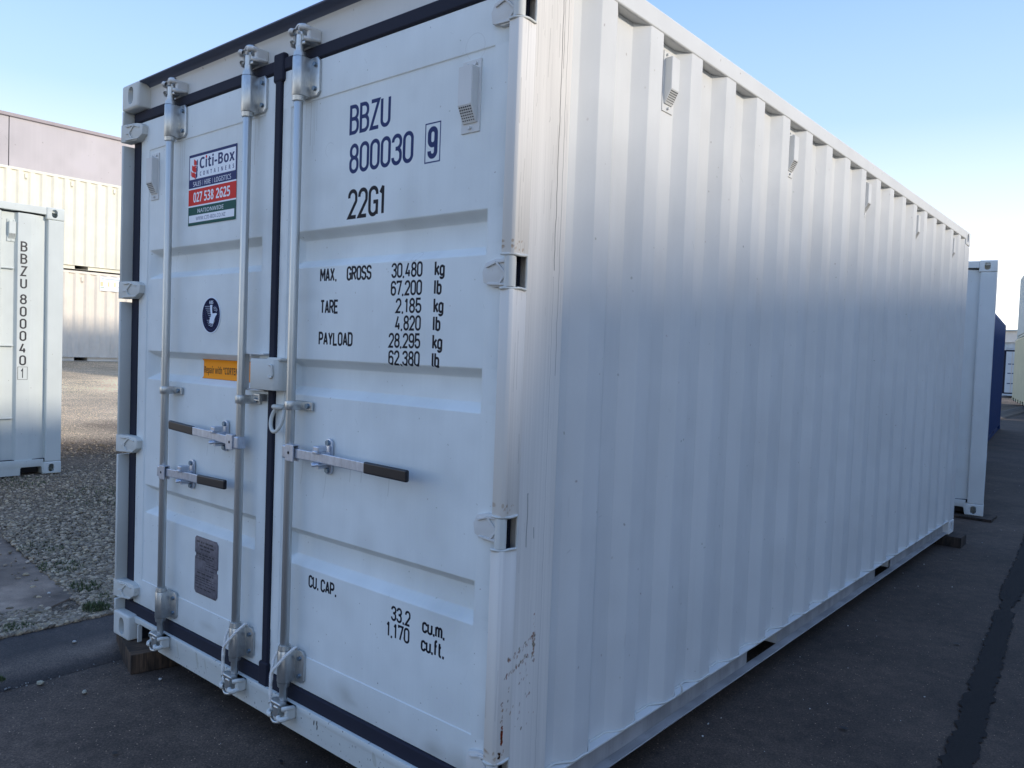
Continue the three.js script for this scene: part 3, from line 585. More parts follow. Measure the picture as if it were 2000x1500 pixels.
  // ---------------- stickers and plates (flat print)
  const sheet = (name, p, f, x0, x1, y0, y1, c, th = .0012, extra = {}, label) => {
    const n = 10, g = grid(ax(x0, x1, 3), ax(y0, y1, n), (x, y) => f(x, y) + th, (x, y) => [(x - x0) / (x1 - x0), (y - y0) / (y1 - y0)]);
    return obj(name, g, new THREE.MeshPhysicalMaterial({ specularIntensity: .4, map: tex(c, true, 1, 1, THREE.ClampToEdgeWrapping), roughness: .6, ...extra }), p, label);
  };
  const fit = (x, s, font, x0, x1, yb, h) => { x.save(); x.font = `${font} 200px ${/serif|mono/.test(font) ? '' : 'sans-serif'}`.replace('serif 200px', '200px serif'); const m = x.measureText(s), w = m.actualBoundingBoxRight + m.actualBoundingBoxLeft, a = m.actualBoundingBoxAscent; x.translate(x0, yb); x.scale((x1 - x0) / w, h / a); x.fillText(s, m.actualBoundingBoxLeft, 0); x.restore(); };
  const sign = canvas(1024, 796, (x, w, h) => {
    const navy = '#2b3564', red = '#d8302a', green = '#15524a', white = '#eceff4';
    x.fillStyle = navy; x.fillRect(0, 0, w, h); x.fillStyle = white; x.fillRect(16, 30, w - 40, 248);
    // pile of boxes
    const box = (px, py, q, hh, col, side) => { x.fillStyle = col; x.beginPath(); x.moveTo(px, py); x.lineTo(px + q * .62, py + q * .34); x.lineTo(px + q * .62, py + q * .34 + hh); x.lineTo(px, py + hh); x.fill(); x.fillStyle = side; x.beginPath(); x.moveTo(px + q * .64, py + q * .34); x.lineTo(px + q, py + q * .12); x.lineTo(px + q, py + q * .12 + hh); x.lineTo(px + q * .64, py + q * .34 + hh); x.fill(); };
    box(40, 176, 90, 50, red, red); box(84, 184, 106, 58, red, navy); box(66, 112, 80, 58, red, red); box(104, 120, 92, 60, red, navy); box(108, 50, 88, 66, red, navy);
    x.strokeStyle = white; x.lineWidth = 5; x.strokeRect(60, 174, 1, 60); x.beginPath(); x.moveTo(60, 178); x.lineTo(120, 206); x.moveTo(80, 112); x.lineTo(190, 130); x.stroke();
    x.fillStyle = navy; fit(x, 'Citi-Box', 'bold', 236, 976, 172, 128); fit(x, 'Citi-Box', 'bold', 238, 978, 172, 128);
    x.fillStyle = red; x.beginPath(); x.arc(384, 56, 17, 0, 7); x.fill();
    x.font = 'bold 76px sans-serif'; x.fillStyle = navy; [...'CONTAINERS'].forEach((c, i) => { x.save(); x.translate(262 + i * 77, 252); x.scale(.8, .82); x.textAlign = 'center'; x.fillText(c, 0, 0); x.restore(); });
    x.fillStyle = white; fit(x, 'SALES', '', 100, 276, 358, 52); fit(x, 'HIRE', '', 352, 486, 358, 52); fit(x, 'LOGISTICS', '', 566, 912, 358, 52); x.fillRect(312, 304, 4, 58); x.fillRect(524, 304, 4, 58);
    x.fillStyle = white; x.fillRect(0, 376, w, 16); x.fillStyle = red; x.fillRect(0, 392, w, 180); x.fillStyle = white; x.fillRect(0, 572, w, 16);
    fit(x, '027', 'bold', 110, 306, 538, 112); fit(x, '538', 'bold', 350, 556, 538, 112); fit(x, '2625', 'bold', 606, 900, 538, 112);
    x.fillStyle = green; x.fillRect(0, 588, w, 208); x.fillStyle = white; fit(x, 'NATIONWIDE', '', 212, 770, 660, 44);
    x.fillRect(16, 680, w - 48, 82); x.fillStyle = navy; fit(x, 'WWW.CITI-BOX.CO.NZ', '', 176, 812, 742, 40);
  });
  sheet('company_sign', doorL, fL, .548, .932, 1.907, 2.208, sign, .002, {}, 'navy, red and green company sign');
  // round seal with a bird over waves, cut as a disc
  const sealC = canvas(512, 512, (x) => {
    const n = '#07123a', w = '#dfe8f4'; x.fillStyle = w; x.fillRect(0, 0, 512, 512); x.fillStyle = n; x.beginPath(); x.arc(256, 256, 240, 0, 7); x.fill();
    x.strokeStyle = '#44557f'; x.lineWidth = 4; x.beginPath(); x.moveTo(96, 130); x.lineTo(416, 130); x.quadraticCurveTo(424, 330, 256, 410); x.quadraticCurveTo(88, 330, 96, 130); x.stroke(); x.fillStyle = w; x.strokeStyle = w;
    x.font = 'bold 62px sans-serif'; x.textAlign = 'center'; x.fillText('ABS', 256, 98);
    // raised wing of bars, neck and body, second wing, waves
    x.lineWidth = 4.5; for (let i = 0; i < 7; i++) { x.beginPath(); x.moveTo(84 + i * 20, 132 + i * 26); x.lineTo(236 + i * 5, 132 + i * 26); x.stroke(); }
    x.beginPath(); x.moveTo(228, 112); x.lineTo(290, 112); x.quadraticCurveTo(276, 200, 300, 232); x.lineTo(400, 226); x.lineTo(420, 240); x.lineTo(376, 276); x.quadraticCurveTo(340, 330, 318, 372); x.lineTo(214, 366); x.quadraticCurveTo(214, 300, 262, 262); x.quadraticCurveTo(230, 200, 228, 112); x.fill();
    x.lineWidth = 5; for (let i = 0; i < 3; i++) { x.beginPath(); x.ellipse(368, 178 + i * 12, 54 - i * 13, 30 - i * 8, .3, Math.PI, 2.9 * Math.PI * .7); x.stroke(); }
    for (let i = 0; i < 4; i++) { x.beginPath(); x.moveTo(150 + i * 16, 330 + i * 26); x.quadraticCurveTo(216, 316 + i * 24, 256, 352 + i * 20); x.quadraticCurveTo(320, 376 + i * 12, 364 - i * 22, 330 + i * 22); x.stroke(); }
    x.fillStyle = '#65759f'; x.font = '26px sans-serif'; const s = 'AMERICAN BUREAU OF SHIPPING'; [...s].forEach((c, i) => { const a = Math.PI * 1.06 - (i / (s.length - 1)) * Math.PI * 1.12; x.save(); x.translate(256 + 207 * Math.cos(a), 256 + 207 * Math.sin(a)); x.rotate(a - Math.PI / 2); x.fillText(c, 0, 10); x.restore(); });
  });
  { const g = new THREE.CylinderGeometry(.075, .075, .0016, 48); g.rotateX(Math.PI / 2); g.translate(.757, 1.5245, D - .005 + .0014); const p = g.attributes.position, u = g.attributes.uv; for (let i = 0; i < p.count; i++) u.setXY(i, (p.getX(i) - .757) / .152 + .5, (p.getY(i) - 1.5245) / .152 + .5); obj('round_sticker', g, new THREE.MeshPhysicalMaterial({ specularIntensity: .3, map: tex(sealC, true, 1, 1, THREE.ClampToEdgeWrapping), roughness: .7 }), doorL, 'round navy sticker with a white bird'); }
  const orange = canvas(1024, 256, (x, w, h) => { x.fillStyle = '#ff9c12'; x.fillRect(0, 0, w, h); x.strokeStyle = '#4a3210'; x.lineWidth = 5; x.strokeRect(0, 0, w, h); x.fillStyle = '#241a10'; fit(x, 'Repair with “CORTEN” steel only', 'bold', 12, 1016, 186, 96); });
  sheet('orange_sticker', doorL, fL, .634, 1.058, 1.257, 1.340, orange, .0012, {}, 'orange repair notice');
  const plateC = canvas(512, 680, (x, w, h) => { const r = rng(5); const a = vnoise(20, 8); x.drawImage(pixels(512, 680, (u, v) => { const k = 104 + 24 * (a(u, v) - .5); return [k + 3, k, k + 8]; }), 0, 0); x.fillStyle = 'rgba(20,19,26,.62)'; for (const [y, n, hgt, a0] of [[50, 5, 20, 40], [92, 4, 20, 100], [134, 3, 18, 120], [196, 6, 18, 40], [228, 5, 12, 30], [250, 3, 12, 20], [290, 4, 10, 250], [316, 4, 10, 250], [360, 4, 12, 240], [420, 5, 18, 60], [470, 5, 14, 40], [500, 6, 10, 20], [530, 6, 10, 20], [560, 6, 12, 20], [600, 5, 14, 30]]) { let px = a0; for (let i = 0; i < n; i++) { const l = 20 + r() * 70; if (px + l < w - 20) x.fillRect(px, y, l, hgt); px += l + 10 + r() * 16; } } x.strokeStyle = 'rgba(22,20,28,.6)'; x.lineWidth = 3; x.strokeRect(10, 10, w - 20, h - 20); x.beginPath(); for (const y of [184, 268, 400, 480]) { x.moveTo(10, y); x.lineTo(w - 10, y); } x.stroke(); });
  { const nt = (cx, cy, s0) => Array.from({ length: 7 }, (_, i) => { const a = s0 + Math.PI * i / 6; return [cx + .009 * Math.cos(a), cy + .009 * Math.sin(a)]; }); const x0 = .668, x1 = .856, y0_ = .342, y1_ = .586, ym = .462;
    const out = [[x0 + .012, y0_], [x1 - .014, y0_], [x1, y0_ + .014], ...nt(x1, ym, -Math.PI / 2).map(([a, b]) => [2 * x1 - a, b]), [x1, y1_ - .014], [x1 - .014, y1_], [x0 + .010, y1_], [x0, y1_ - .010], ...nt(x0, ym + .045, Math.PI / 2).map(([a, b]) => [2 * x0 - a, b]), [x0, y0_ + .012]];
    const g = prismZ(out, D - .0022, D - .006, .0004), p = g.attributes.position, u = g.attributes.uv; for (let i = 0; i < p.count; i++) u.setXY(i, (p.getX(i) - x0) / (x1 - x0), (p.getY(i) - y0_) / (y1_ - y0_));
    obj('data_plate', g, new THREE.MeshStandardMaterial({ map: tex(plateC, true, 1, 1, THREE.ClampToEdgeWrapping), metalness: .1, roughness: .5 }), doorL, 'grey stamped metal plate'); }
}

// ---------------------------------------------------------------- ground
const yardY = x => x > -4.6 ? .092 + Math.min(1, Math.max(0, (-x - .3) / 4.3)) * .058 : .15 + (-x - 4.6) * .0443;
const roadY = z => z > -12 ? 0 : (-z - 12) * .0085;
const asphaltC = (seed, base, spread, pale) => { const a = vnoise(5, seed), b = vnoise(40, seed + 1), c = vnoise(420, seed + 2), d = vnoise(900, seed + 3), r = rng(seed);
  const cv = pixels(2048, 2048, (u, v) => { const g = c(u, v) * .55 + d(u, v) * .45, k = base + (a(u, v) - .5) * spread + (b(u, v) - .5) * spread * .7 + (g - .5) * 52; return [k, k, k + 2]; }), x = cv.getContext('2d');
  for (let i = 0; i < pale; i++) { const q = r(), k = 120 + r() * 90; x.fillStyle = `rgba(${k},${k},${k - 4},${.25 + q * .6})`; x.beginPath(); x.ellipse(r() * 2048, r() * 2048, .7 + q * q * 2.2, .6 + q * q * 1.6, r() * 3, 0, 7); x.fill(); }
  for (let i = 0; i < pale * .5; i++) { x.fillStyle = `rgba(10,10,14,${.2 + r() * .5})`; x.beginPath(); x.ellipse(r() * 2048, r() * 2048, .8 + r() * 2, .8 + r() * 1.6, r() * 3, 0, 7); x.fill(); }
  return cv; };
const aspC = asphaltC(201, 60, 22, 5200);
const bumpOf = (c, k = 1.5) => canvas(1024, 1024, x => { x.filter = `grayscale(1) contrast(${k})`; x.drawImage(c, 0, 0, c.width, c.height, 0, 0, 1024, 1024); });
const aspMap = tex(aspC, true, .5, .5), aspBump = tex(bumpOf(aspC, 2), false, .5, .5);
const macro = vnoise(8, 205);
M.asphalt = new THREE.MeshStandardMaterial({ map: aspMap, bumpMap: aspBump, bumpScale: .004, roughness: .85, color: lin(1.12, .80, .56), vertexColors: true });
M.patch = new THREE.MeshStandardMaterial({ map: tex(asphaltC(221, 46, 8, 500), true, .8, .8), bumpMap: aspBump, bumpScale: .004, roughness: .95, color: lin(.26, .20, .17) });
M.kerb = new THREE.MeshStandardMaterial({ map: tex(asphaltC(231, 74, 18, 500), true, .6, .6), roughness: .7, color: lin(1.30, .98, .76), bumpMap: aspBump, bumpScale: .002, vertexColors: true });
const concC = (() => { const a = vnoise(6, 241), b = vnoise(30, 242), c = vnoise(300, 243), r = rng(9); const cv = pixels(1024, 1024, (u, v) => { const k = 108 + (a(u, v) - .5) * 60 + (b(u, v) - .5) * 22 + (c(u, v) - .5) * 16; return [k, k, k + 1]; }), x = cv.getContext('2d'); for (let i = 0; i < 160; i++) { x.fillStyle = r() > .5 ? `rgba(30,30,34,${r() * .6})` : `rgba(190,190,186,${r() * .6})`; x.beginPath(); x.ellipse(r() * 1024, r() * 1024, 1 + r() * 3, 1 + r() * 2, r() * 3, 0, 7); x.fill(); } return cv; })();
M.slab = new THREE.MeshStandardMaterial({ map: tex(concC, true, .7, .7), roughness: .85, bumpMap: tex(bumpOf(concC), false, .7, .7), bumpScale: .004, color: lin(1.42, 1.06, .78) });
const gravC = (() => { const r = rng(251), a = vnoise(6, 252), b = vnoise(300, 253); const cv = pixels(2048, 2048, (u, v) => { const k = 92 + (a(u, v) - .5) * 26 + (b(u, v) - .5) * 50; return [k, k, k - 2]; }), x = cv.getContext('2d'); for (let i = 0; i < 52000; i++) { const k = 62 + r() * 110, s = 2 + r() * r() * 9; x.fillStyle = `rgb(${k | 0},${k | 0},${(k * (.94 + r() * .08)) | 0})`; x.beginPath(); x.ellipse(r() * 2048, r() * 2048, s, s * (.5 + r() * .4), r() * 3, 0, 7); x.fill(); } return cv; })();
M.gravel = new THREE.MeshStandardMaterial({ map: tex(gravC, true, .5, .5), bumpMap: tex(bumpOf(gravC, 1.8), false, .5, .5), bumpScale: .03, roughness: .95, vertexColors: true });

function colored(g, f) { const p = g.attributes.position, c = new Float32Array(p.count * 3); for (let i = 0; i < p.count; i++) { const k = f(p.getX(i), p.getY(i), p.getZ(i)); c.set(typeof k === 'number' ? [k, k, k] : k, i * 3); } g.setAttribute('color', new THREE.BufferAttribute(c, 3)); return g; }
function ground(xs, zs, f) { const g = grid(xs, zs.map(z => -z), (x, y) => f(x, -y), (x, y) => [x, y]); const p = g.attributes.position; for (let i = 0; i < p.count; i++) { const y = p.getY(i), z = p.getZ(i); p.setXYZ(i, p.getX(i), z, -y); } g.computeVertexNormals(); return g; }
const axs = (a, b, n) => Array.from({ length: n + 1 }, (_, i) => a + (b - a) * i / n);
{
  const far = new THREE.PlaneGeometry(2400, 2400); far.rotateX(-Math.PI / 2); far.translate(0, -.35, 0); boxUV(far); colored(far, () => .55);
  struct('ground', far, M.gravel);
  const zs = [...axs(30, 3, 20), ...axs(2.8, -12, 150), ...axs(-13, -80, 34)];
  const road = ground([...axs(.125, 6, 60), ...axs(7, 60, 20)], zs, (x, z) => roadY(z) + (x > 6 ? 0 : .004 * noise.noise(x * .8, z * .8, 3)));
  colored(road, (x, y, z) => { const k = .70 + .36 * macro(x * .043, z * .043) + .28 * macro(x * .21, z * .21) + .75 * (1 - sstep(.3, 2.2, x)) * sstep(-1.2, .2, z); return [k * 1.03, k, k * .98]; });
  struct('road', road, M.asphalt);
  // worn dip of pale silt across the far end of the road
  // asphalt ramp between road and gravel
  const prof = [[.14, -.012], [.13, .002], [.09, .018], [.055, .034], [.0, .046], [-.10, .066], [-.24, .090], [-.33, .098], [-.36, .07]];
  const kx = [], zk = axs(12, -60, 240), pos = [], uv = [], idx = [];
  zk.forEach(z => prof.forEach(([x, y], i) => { pos.push(x + .012 * noise.noise(z * 2.2, i * .7, 1) * (i > 5 ? 2 : .6), y + roadY(z) + .003 * noise.noise(x * 9, z * 3, 5), z); uv.push(x, z); }));
  for (let j = 0; j < zk.length - 1; j++) for (let i = 0; i < prof.length - 1; i++) { const a = j * prof.length + i, b = a + prof.length; idx.push(a, a + 1, b + 1, a, b + 1, b); }
  const kg = new THREE.BufferGeometry(); kg.setAttribute('position', new THREE.Float32BufferAttribute(pos, 3)); kg.setAttribute('uv', new THREE.Float32BufferAttribute(uv, 2)); kg.setIndex(idx); kg.computeVertexNormals();
  colored(kg, (x, y, z) => { const w = Math.exp(-Math.pow((x - .025) / .045, 2)) * (.6 + .4 * noise.noise(z * 1.7, 3, 3)), d = .48 + .34 * sstep(-.12, -.3, x) * (.5 + noise.noise(z * 3, x * 9, 7)); return [d + w * 1.9, d + w * 1.78, d + w * 1.5]; });  // pale streak: highlight on the convex edge painted into vertex colours
  struct('kerb', kg, M.kerb);
  const onSlab = (x, z) => x < -.42 && x > -4.3 && z > -.06 + (x + .66) * .095 && !(x > -.60 && z > .10);
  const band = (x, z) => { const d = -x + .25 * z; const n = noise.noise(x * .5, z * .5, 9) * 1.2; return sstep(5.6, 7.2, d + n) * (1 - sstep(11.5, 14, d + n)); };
  const yard = ground([...axs(-.28, -8, 90), ...axs(-8.4, -24, 40), ...axs(-26, -70, 12)].reverse(), [...axs(10, -12, 200), ...axs(-13, -70, 30)], (x, z) => yardY(x) - .07 * (onSlab(x, z) && x < -.75 ? 1 : 0) + (.012 * noise.noise(x * 1.1, z * 1.1, 1) + .008 * noise.noise(x * 4, z * 4, 2)) * sstep(-.3, -.8, x));
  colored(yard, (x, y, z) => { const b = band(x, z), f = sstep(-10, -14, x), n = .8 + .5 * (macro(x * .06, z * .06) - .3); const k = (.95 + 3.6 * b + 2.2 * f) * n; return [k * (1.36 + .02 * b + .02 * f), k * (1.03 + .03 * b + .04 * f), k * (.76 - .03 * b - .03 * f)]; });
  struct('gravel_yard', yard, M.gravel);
  const slabS = [[-.66, -.085], [-1.1, -.125], [-1.7, -.185], [-2.4, -.25], [-4.2, -.42], [-4.3, 3], [-.42, 3], [-.37, .9], [-.40, .42], [-.50, .16]];
  const sg = prismY(slabS, .03, .104, .004); struct('concrete_slab', sg, M.slab);
  // tar-dark strip of repaired asphalt along the alley
  const L = [], Rr = [], r = rng(31); for (let z = 1.5; z > -30; z -= .03) { const c = 3.28 - (-z - 1.7) * (z > -5 ? .0735 : .07), w = .043 + .018 * noise.noise(z * .7, 2, 1); const gap = z < -4.1 && z > -4.42 ? .6 : 1; L.push([c - w * gap - 0.024 * r() - .014 * noise.noise(z * 6, 1, 8), z]); Rr.push([c + w * gap + .022 * noise.noise(z * 3, 5, 1) + .024 * r(), z]); }
  const pp = [], pi = [], pu = []; L.forEach((l, i) => { pp.push(l[0], roadY(l[1]) + .0075, l[1], Rr[i][0], roadY(l[1]) + .0075, l[1]); pu.push(l[0], l[1], Rr[i][0], l[1]); if (i) { const a = 2 * i - 2; pi.push(a, a + 1, a + 3, a, a + 3, a + 2); } });
  const pg = new THREE.BufferGeometry(); pg.setAttribute('position', new THREE.Float32BufferAttribute(pp, 3)); pg.setAttribute('uv', new THREE.Float32BufferAttribute(pu, 2)); pg.setIndex(pi); pg.computeVertexNormals();
  struct('asphalt_patch', pg, M.patch);
}

// oily spots and a hairline joint on the asphalt
M.oil = new THREE.MeshStandardMaterial({ color: lin(.006, .006, .008), roughness: .6 });
for (const [x, z, s] of [[2.86, -1.72, .022], [.98, .40, .016], [1.45, .02, .013], [3.0, -3.2, .02], [2.2, -.72, .012]]) {
  const sh = new THREE.Shape(Array.from({ length: 14 }, (_, i) => { const a = i / 14 * 2 * Math.PI, q = s * (.8 + .4 * noise.noise(Math.cos(a) + x * 9, Math.sin(a), z * 9)); return new THREE.Vector2(q * Math.cos(a), q * .7 * Math.sin(a)); }));
  const g = new THREE.ShapeGeometry(sh); g.rotateX(-Math.PI / 2); g.translate(x, .0085, z); struct('road_stain', boxUV(g), M.oil);
}
// ---------------------------------------------------------------- other containers
const left = plainContainer('shipping_container', 'pale grey container at the left picture edge, number down its end wall', [-4.53, .16, 1.043], Math.PI / 2, M.left, { vents: [[CW - .445, 2.33, -.047, 0]] });
{
  // number painted down the end wall, rails in the end recesses
  const txt = canvas(128, 2048, x => {  const Y = y => (2.3 - y) / 1.5 * 2048, px = 2048 / 1.5, ink = '#0d1120';
    let y = 2.137; const T = (c, yb) => penText(x, c, 26, 98, Y(yb), .096 * px, .0135 * px, ink);
    [...'BBZU'].forEach((c, i) => T(c, 2.138 - i * .116)); [...'800040'].forEach((c, i) => T(c, 1.640 - i * .116));
    x.save(); x.translate(34, 0); x.scale(.5, 1); penText(x, '1', 20, 90, Y(.934), .096 * px, .0135 * px, ink); x.restore(); x.strokeStyle = ink; x.lineWidth = 4; x.strokeRect(12, Y(1.045), 100, .12 * px); });
  obj('number_panel', (() => { const g = new THREE.PlaneGeometry(.104, 1.5); g.translate(CW - .348, 1.55, -.0078); return g; })(), new THREE.MeshStandardMaterial({ map: tex(txt, true, 1, 1, THREE.ClampToEdgeWrapping), transparent: true, roughness: .5 }), left);
  each('lashing_bar', [1.975, 1.245, .555].map(y => { const g = new THREE.CylinderGeometry(.009, .009, .19, 10); g.rotateZ(Math.PI / 2); g.translate(CW - .52, y, -.036); return g; }), M.left, left);
}
plainContainer('shipping_container', 'white container whose plain end wall stands just behind the large one', [.028, .027, -7.115], .15, M.behind);
plainContainer('shipping_container', 'deep blue container down the alley behind the white end wall', [-1.211, .075, -14.929], 0.1, M.blue);
{
  const stackVents = [3, 7, 11, 15].map(k => [CW - .0405, 2.38, -(.57 + .29 * k), Math.PI / 2]);
  const low = plainContainer('shipping_container', 'cream container with a white sign, lower of the stack across the gravel', [-20.2 - CW, .83, -3.49], 0, M.cream2, { vents: [[CW - .0405, 2.34, -4.05, Math.PI / 2]] });
  plainContainer('shipping_container', 'sunlit cream container on top of the stack across the gravel', [-20.2 - CW, .83 + CH + .03, -3.47], 0, M.cream, { vents: stackVents });
  const sc = canvas(512, 256, x => { x.fillStyle = '#eef1f3'; x.fillRect(0, 0, 512, 256); x.fillStyle = '#b9c6d6'; x.fillRect(40, 26, 30, 34); x.fillRect(90, 34, 360, 20); x.fillStyle = '#d8cfa0'; x.fillRect(10, 96, 492, 80); x.fillStyle = '#f4f5f6'; for (const a of [60, 180, 300]) x.fillRect(a, 100, 90, 70); x.fillStyle = '#9fb59a'; x.fillRect(10, 188, 70, 16); x.fillRect(420, 188, 70, 16); });
  obj('sign_board', (() => { const g = bx(CW - .001, CW + .011, 2.08, 2.50, -4.52, -5.28); const p = g.attributes.position, u = g.attributes.uv; for (let i = 0; i < p.count; i++) u.setXY(i, (-p.getZ(i) - 4.52) / .76, (p.getY(i) - 2.08) / .42); return g; })(), new THREE.MeshStandardMaterial({ map: tex(sc, true, 1, 1, THREE.ClampToEdgeWrapping), roughness: .5 }), low);
  for (const [x, z, k] of [[-20.4 - .05, -3.62, 0], [-20.4 - .05, -9.42, 1]]) tag(obj('timber_block', bx(x - .2, x + .2, .74, .832, z - .1, z + .1, .006), M.cream2), k ? 'timber bearer under the far end of the lower cream container' : 'timber bearer under the near end of the lower cream container', 'timber block');
  const p0 = plainContainer('shipping_container', 'dull yellow container at the right picture edge, lower of two', [.82, .31, -26.5], .187, M.yellow, { len: 12.19 });
  const p1 = plainContainer('shipping_container', 'pale container stacked on the dull yellow one', [.86, .31 + CH + .06, -26.6], .187, M.pale, { len: 12.19 });
  each('rail_foot', axs(-1, -11, 8).map(z => bx(-.012, .01, -.03, .12, z, z - .05)), M.dark, p0);
  tag(obj('container_spacer', [bx(-.06, .06, 0, .055, -.06, .06)], M.dark), 'dark spacer between the dull yellow container and the one above', 'spacer').position.set(.93, .31 + CH + .002, -26.75);
}
// far white container, doors towards the camera
{
  const t = plainContainer('shipping_container', 'small white container with dark door seals at the end of the alley', [-3.25, .22, -47.9], 0, M.farwhite, { nearDoors: true });
  const W = CW;
  obj('door_header', bx(.09, W - .09, 2.49, CH - .01, -.03, -.1), M.farwhite, t); obj('door_sill', bx(.09, W - .09, .02, .11, -.03, -.1), M.farwhite, t);
  obj('door_seal', [bx(.09, W - .09, 2.40, 2.489, -.04, -.1), bx(.09, W - .09, .111, .18, -.04, -.1), bx(.09, .19, .181, 2.399, -.04, -.1), bx(W - .19, W - .09, .181, 2.399, -.04, -.1), bx(W / 2 - .03, W / 2 + .03, .181, 2.399, -.04, -.1)], M.rubber, t);
  for (const [a, b] of [[.191, W / 2 - .031], [W / 2 + .031, W - .191]]) {
    const d = obj('door', bx(a, b, .181, 2.399, -.035, -.09), M.farwhite, t);
    each('lock_rod', [a + .28, b - .18].map(x => cyl(x, .2, 2.38, -.012, .02)), M.galv, d);
    each('door_fold', [.70, 1.25, 1.75].map(y => bx(a + .1, b - .1, y - .05, y, -.0345, -.030)), M.blue, d);
  }
}
// low dark container added out of view behind the camera to darken the lower doors
plainContainer('shipping_container', 'dark grey-green container added unseen behind the viewer to block low sky light', [-4.5, .1, 13.0], -Math.PI / 2, M.row, { len: 12.19 });
// long pale shed closing the alley
{
  const t = thing('storage_shed', 'low shed with beige fascia and pale ribbed wall behind the far white container', 'shed', [-4.0, .3, -63]);
  const pl = []; for (let k = 0; k < 40; k++) { const x = -8 + k * .5; pl.push([x, 0], [x + .22, 0], [x + .27, -.06], [x + .45, -.06]); }
  obj('wall', sheetY(pl, 0, 3.55, 0), M.farwhite, t); obj('fascia', bx(-8, 12, 3.3, 4.1, .15, .02), M.cream2, t); obj('roof', bx(-8, 12, 4.1, 4.2, .3, -9), M.pale, t); obj('back_wall', bx(-8, 12, 0, 4.1, -8.6, -8.8), M.pale, t);
}
// mauve building behind the stack: tilt-up wall panels with joints and a coping
{
  const t = thing('building', 'tall plain mauve-grey building wall behind the cream container stack', 'building', [-25.2, .85, 0]);
  const mm = new THREE.MeshStandardMaterial({ map: tex(paintCanvas(90, 2), true, .12, .12), color: lin(.56, .52, .53), roughness: .85 });
  const joints = [8.6, .6, -7.15, -15.2, -23.2, -31.2];
  for (let i = 0; i < joints.length - 1; i++) obj('wall_panel', bx(-.18, i % 2 ? .0 : .004, 0, 7.72, joints[i] - .012, joints[i + 1] + .012, .004), mm, t);
  obj('joint_sealant', bx(-.17, -.02, 0, 7.70, 8.6, -31.2), M.dark, t);
  obj('coping', bx(-.26, .07, 7.721, 7.83, 8.7, -31.3, .01), paintMat(.40, .35, .36), t);
  obj('roof', bx(-12, -.19, 7.2, 7.35, 8.5, -31.1), M.pale, t); obj('rear_wall', bx(-12.2, -12, 0, 7.7, 8.6, -31.2), mm, t); each('side_wall', [bx(-12, -.19, 0, 7.7, 8.6, 8.4), bx(-12, -.19, 0, 7.7, -31, -31.2)], mm, t);
}
// unseen two-high row added across the alley: its shade lies on the lower half of the large container
plainContainer('shipping_container', 'single grey-green container added unseen at the near end of the row to darken the side wall', [12.4, .1, 8.6], .16, M.row, { len: 12.19 });
for (const [k, x, z] of [[0, 10.39, -3.7], [1, 8.44, -15.74]]) for (const up of [0, 1])
  plainContainer('shipping_container', `${up ? 'upper' : 'lower'} grey-green container of the ${['nearer', 'farther'][k]} pair in the unseen row added across the alley for its shade`, [x, .1 + up * (CH + .03), z], .16, up ? M.pale : M.row, { len: 12.19 });
// unseen stack added behind the large container to shade the far cream one
for (const up of [0, 1]) plainContainer('shipping_container', `${up ? 'upper' : 'lower'} grey container of the unseen stack added behind the large one for its shade`, [-11.6, .34 + up * (CH + .03), -9.2], 0, M.row, {});

// ---------------------------------------------------------------- timber, cords, stones, weeds
const woodC = (() => { const a = vnoise(6, 301), b = vnoise(200, 302), c = vnoise(40, 303); return pixels(512, 512, (u, v) => { const g = b(u * .06, v) * .5 + c(u * .12, v + .05 * a(u, v)) * .5, k = 66 + 58 * (g - .5) + 34 * (a(u, v) - .5); return [k * 1.16, k * .92, k * .72]; }); })();
M.wood = new THREE.MeshStandardMaterial({ map: tex(woodC, true, 2.2, 2.2), bumpMap: tex(bumpOf(woodC, 1.4), false, 2.2, 2.2), bumpScale: .004, roughness: .9 });
M.oldwood = new THREE.MeshStandardMaterial({ map: tex(woodC, true, 2, 2), bumpMap: tex(bumpOf(woodC, 1.4), false, 2, 2), bumpScale: .004, roughness: .9, color: lin(.45, .5, .6) });
function timber(label, pos, turn, w, h, l, mat = M.wood, cutAt) {
  const t = thing('timber_block', label, 'timber block', pos, turn, 'timber blocks under the containers');
  const g = bx(-w, 0, 0, h, -l, 0, .004), p = g.attributes.position; for (let i = 0; i < p.count; i++) { const x = p.getX(i), y = p.getY(i), z = p.getZ(i); p.setXYZ(i, x + .003 * noise.noise(z * 20, y * 20, 1), y, z + .006 * noise.noise(x * 14, y * 22, 3)); }
  boxUV(g); const u = g.attributes.uv; for (let i = 0; i < u.count; i++) u.setXY(i, u.getY(i), u.getX(i));
  obj('beam', g, mat, t); if (cutAt) obj('split', bx(-w * .62, -w * .60, h - .0005, h + .0006, -l * .8, -.003), M.dark, t);
  return t;
}
timber('short brown timber beam under the left bottom corner of the large white container', [.332, .001, .060], -.235, .36, .0885, .62, M.wood, true);
timber('dark timber block under the rear corner of the large white container', [2.54, .001, -5.83], 0, .5, .0885, .22, M.oldwood);
timber('thin dark planks under the corner of the white container just behind', [2.53, .0005, -7.36], .0, .75, .026, .34, M.oldwood);
timber('timber block under the nearest bottom corner of the large white container', [2.47, .001, .06], 0, .36, .0885, .4, M.wood);

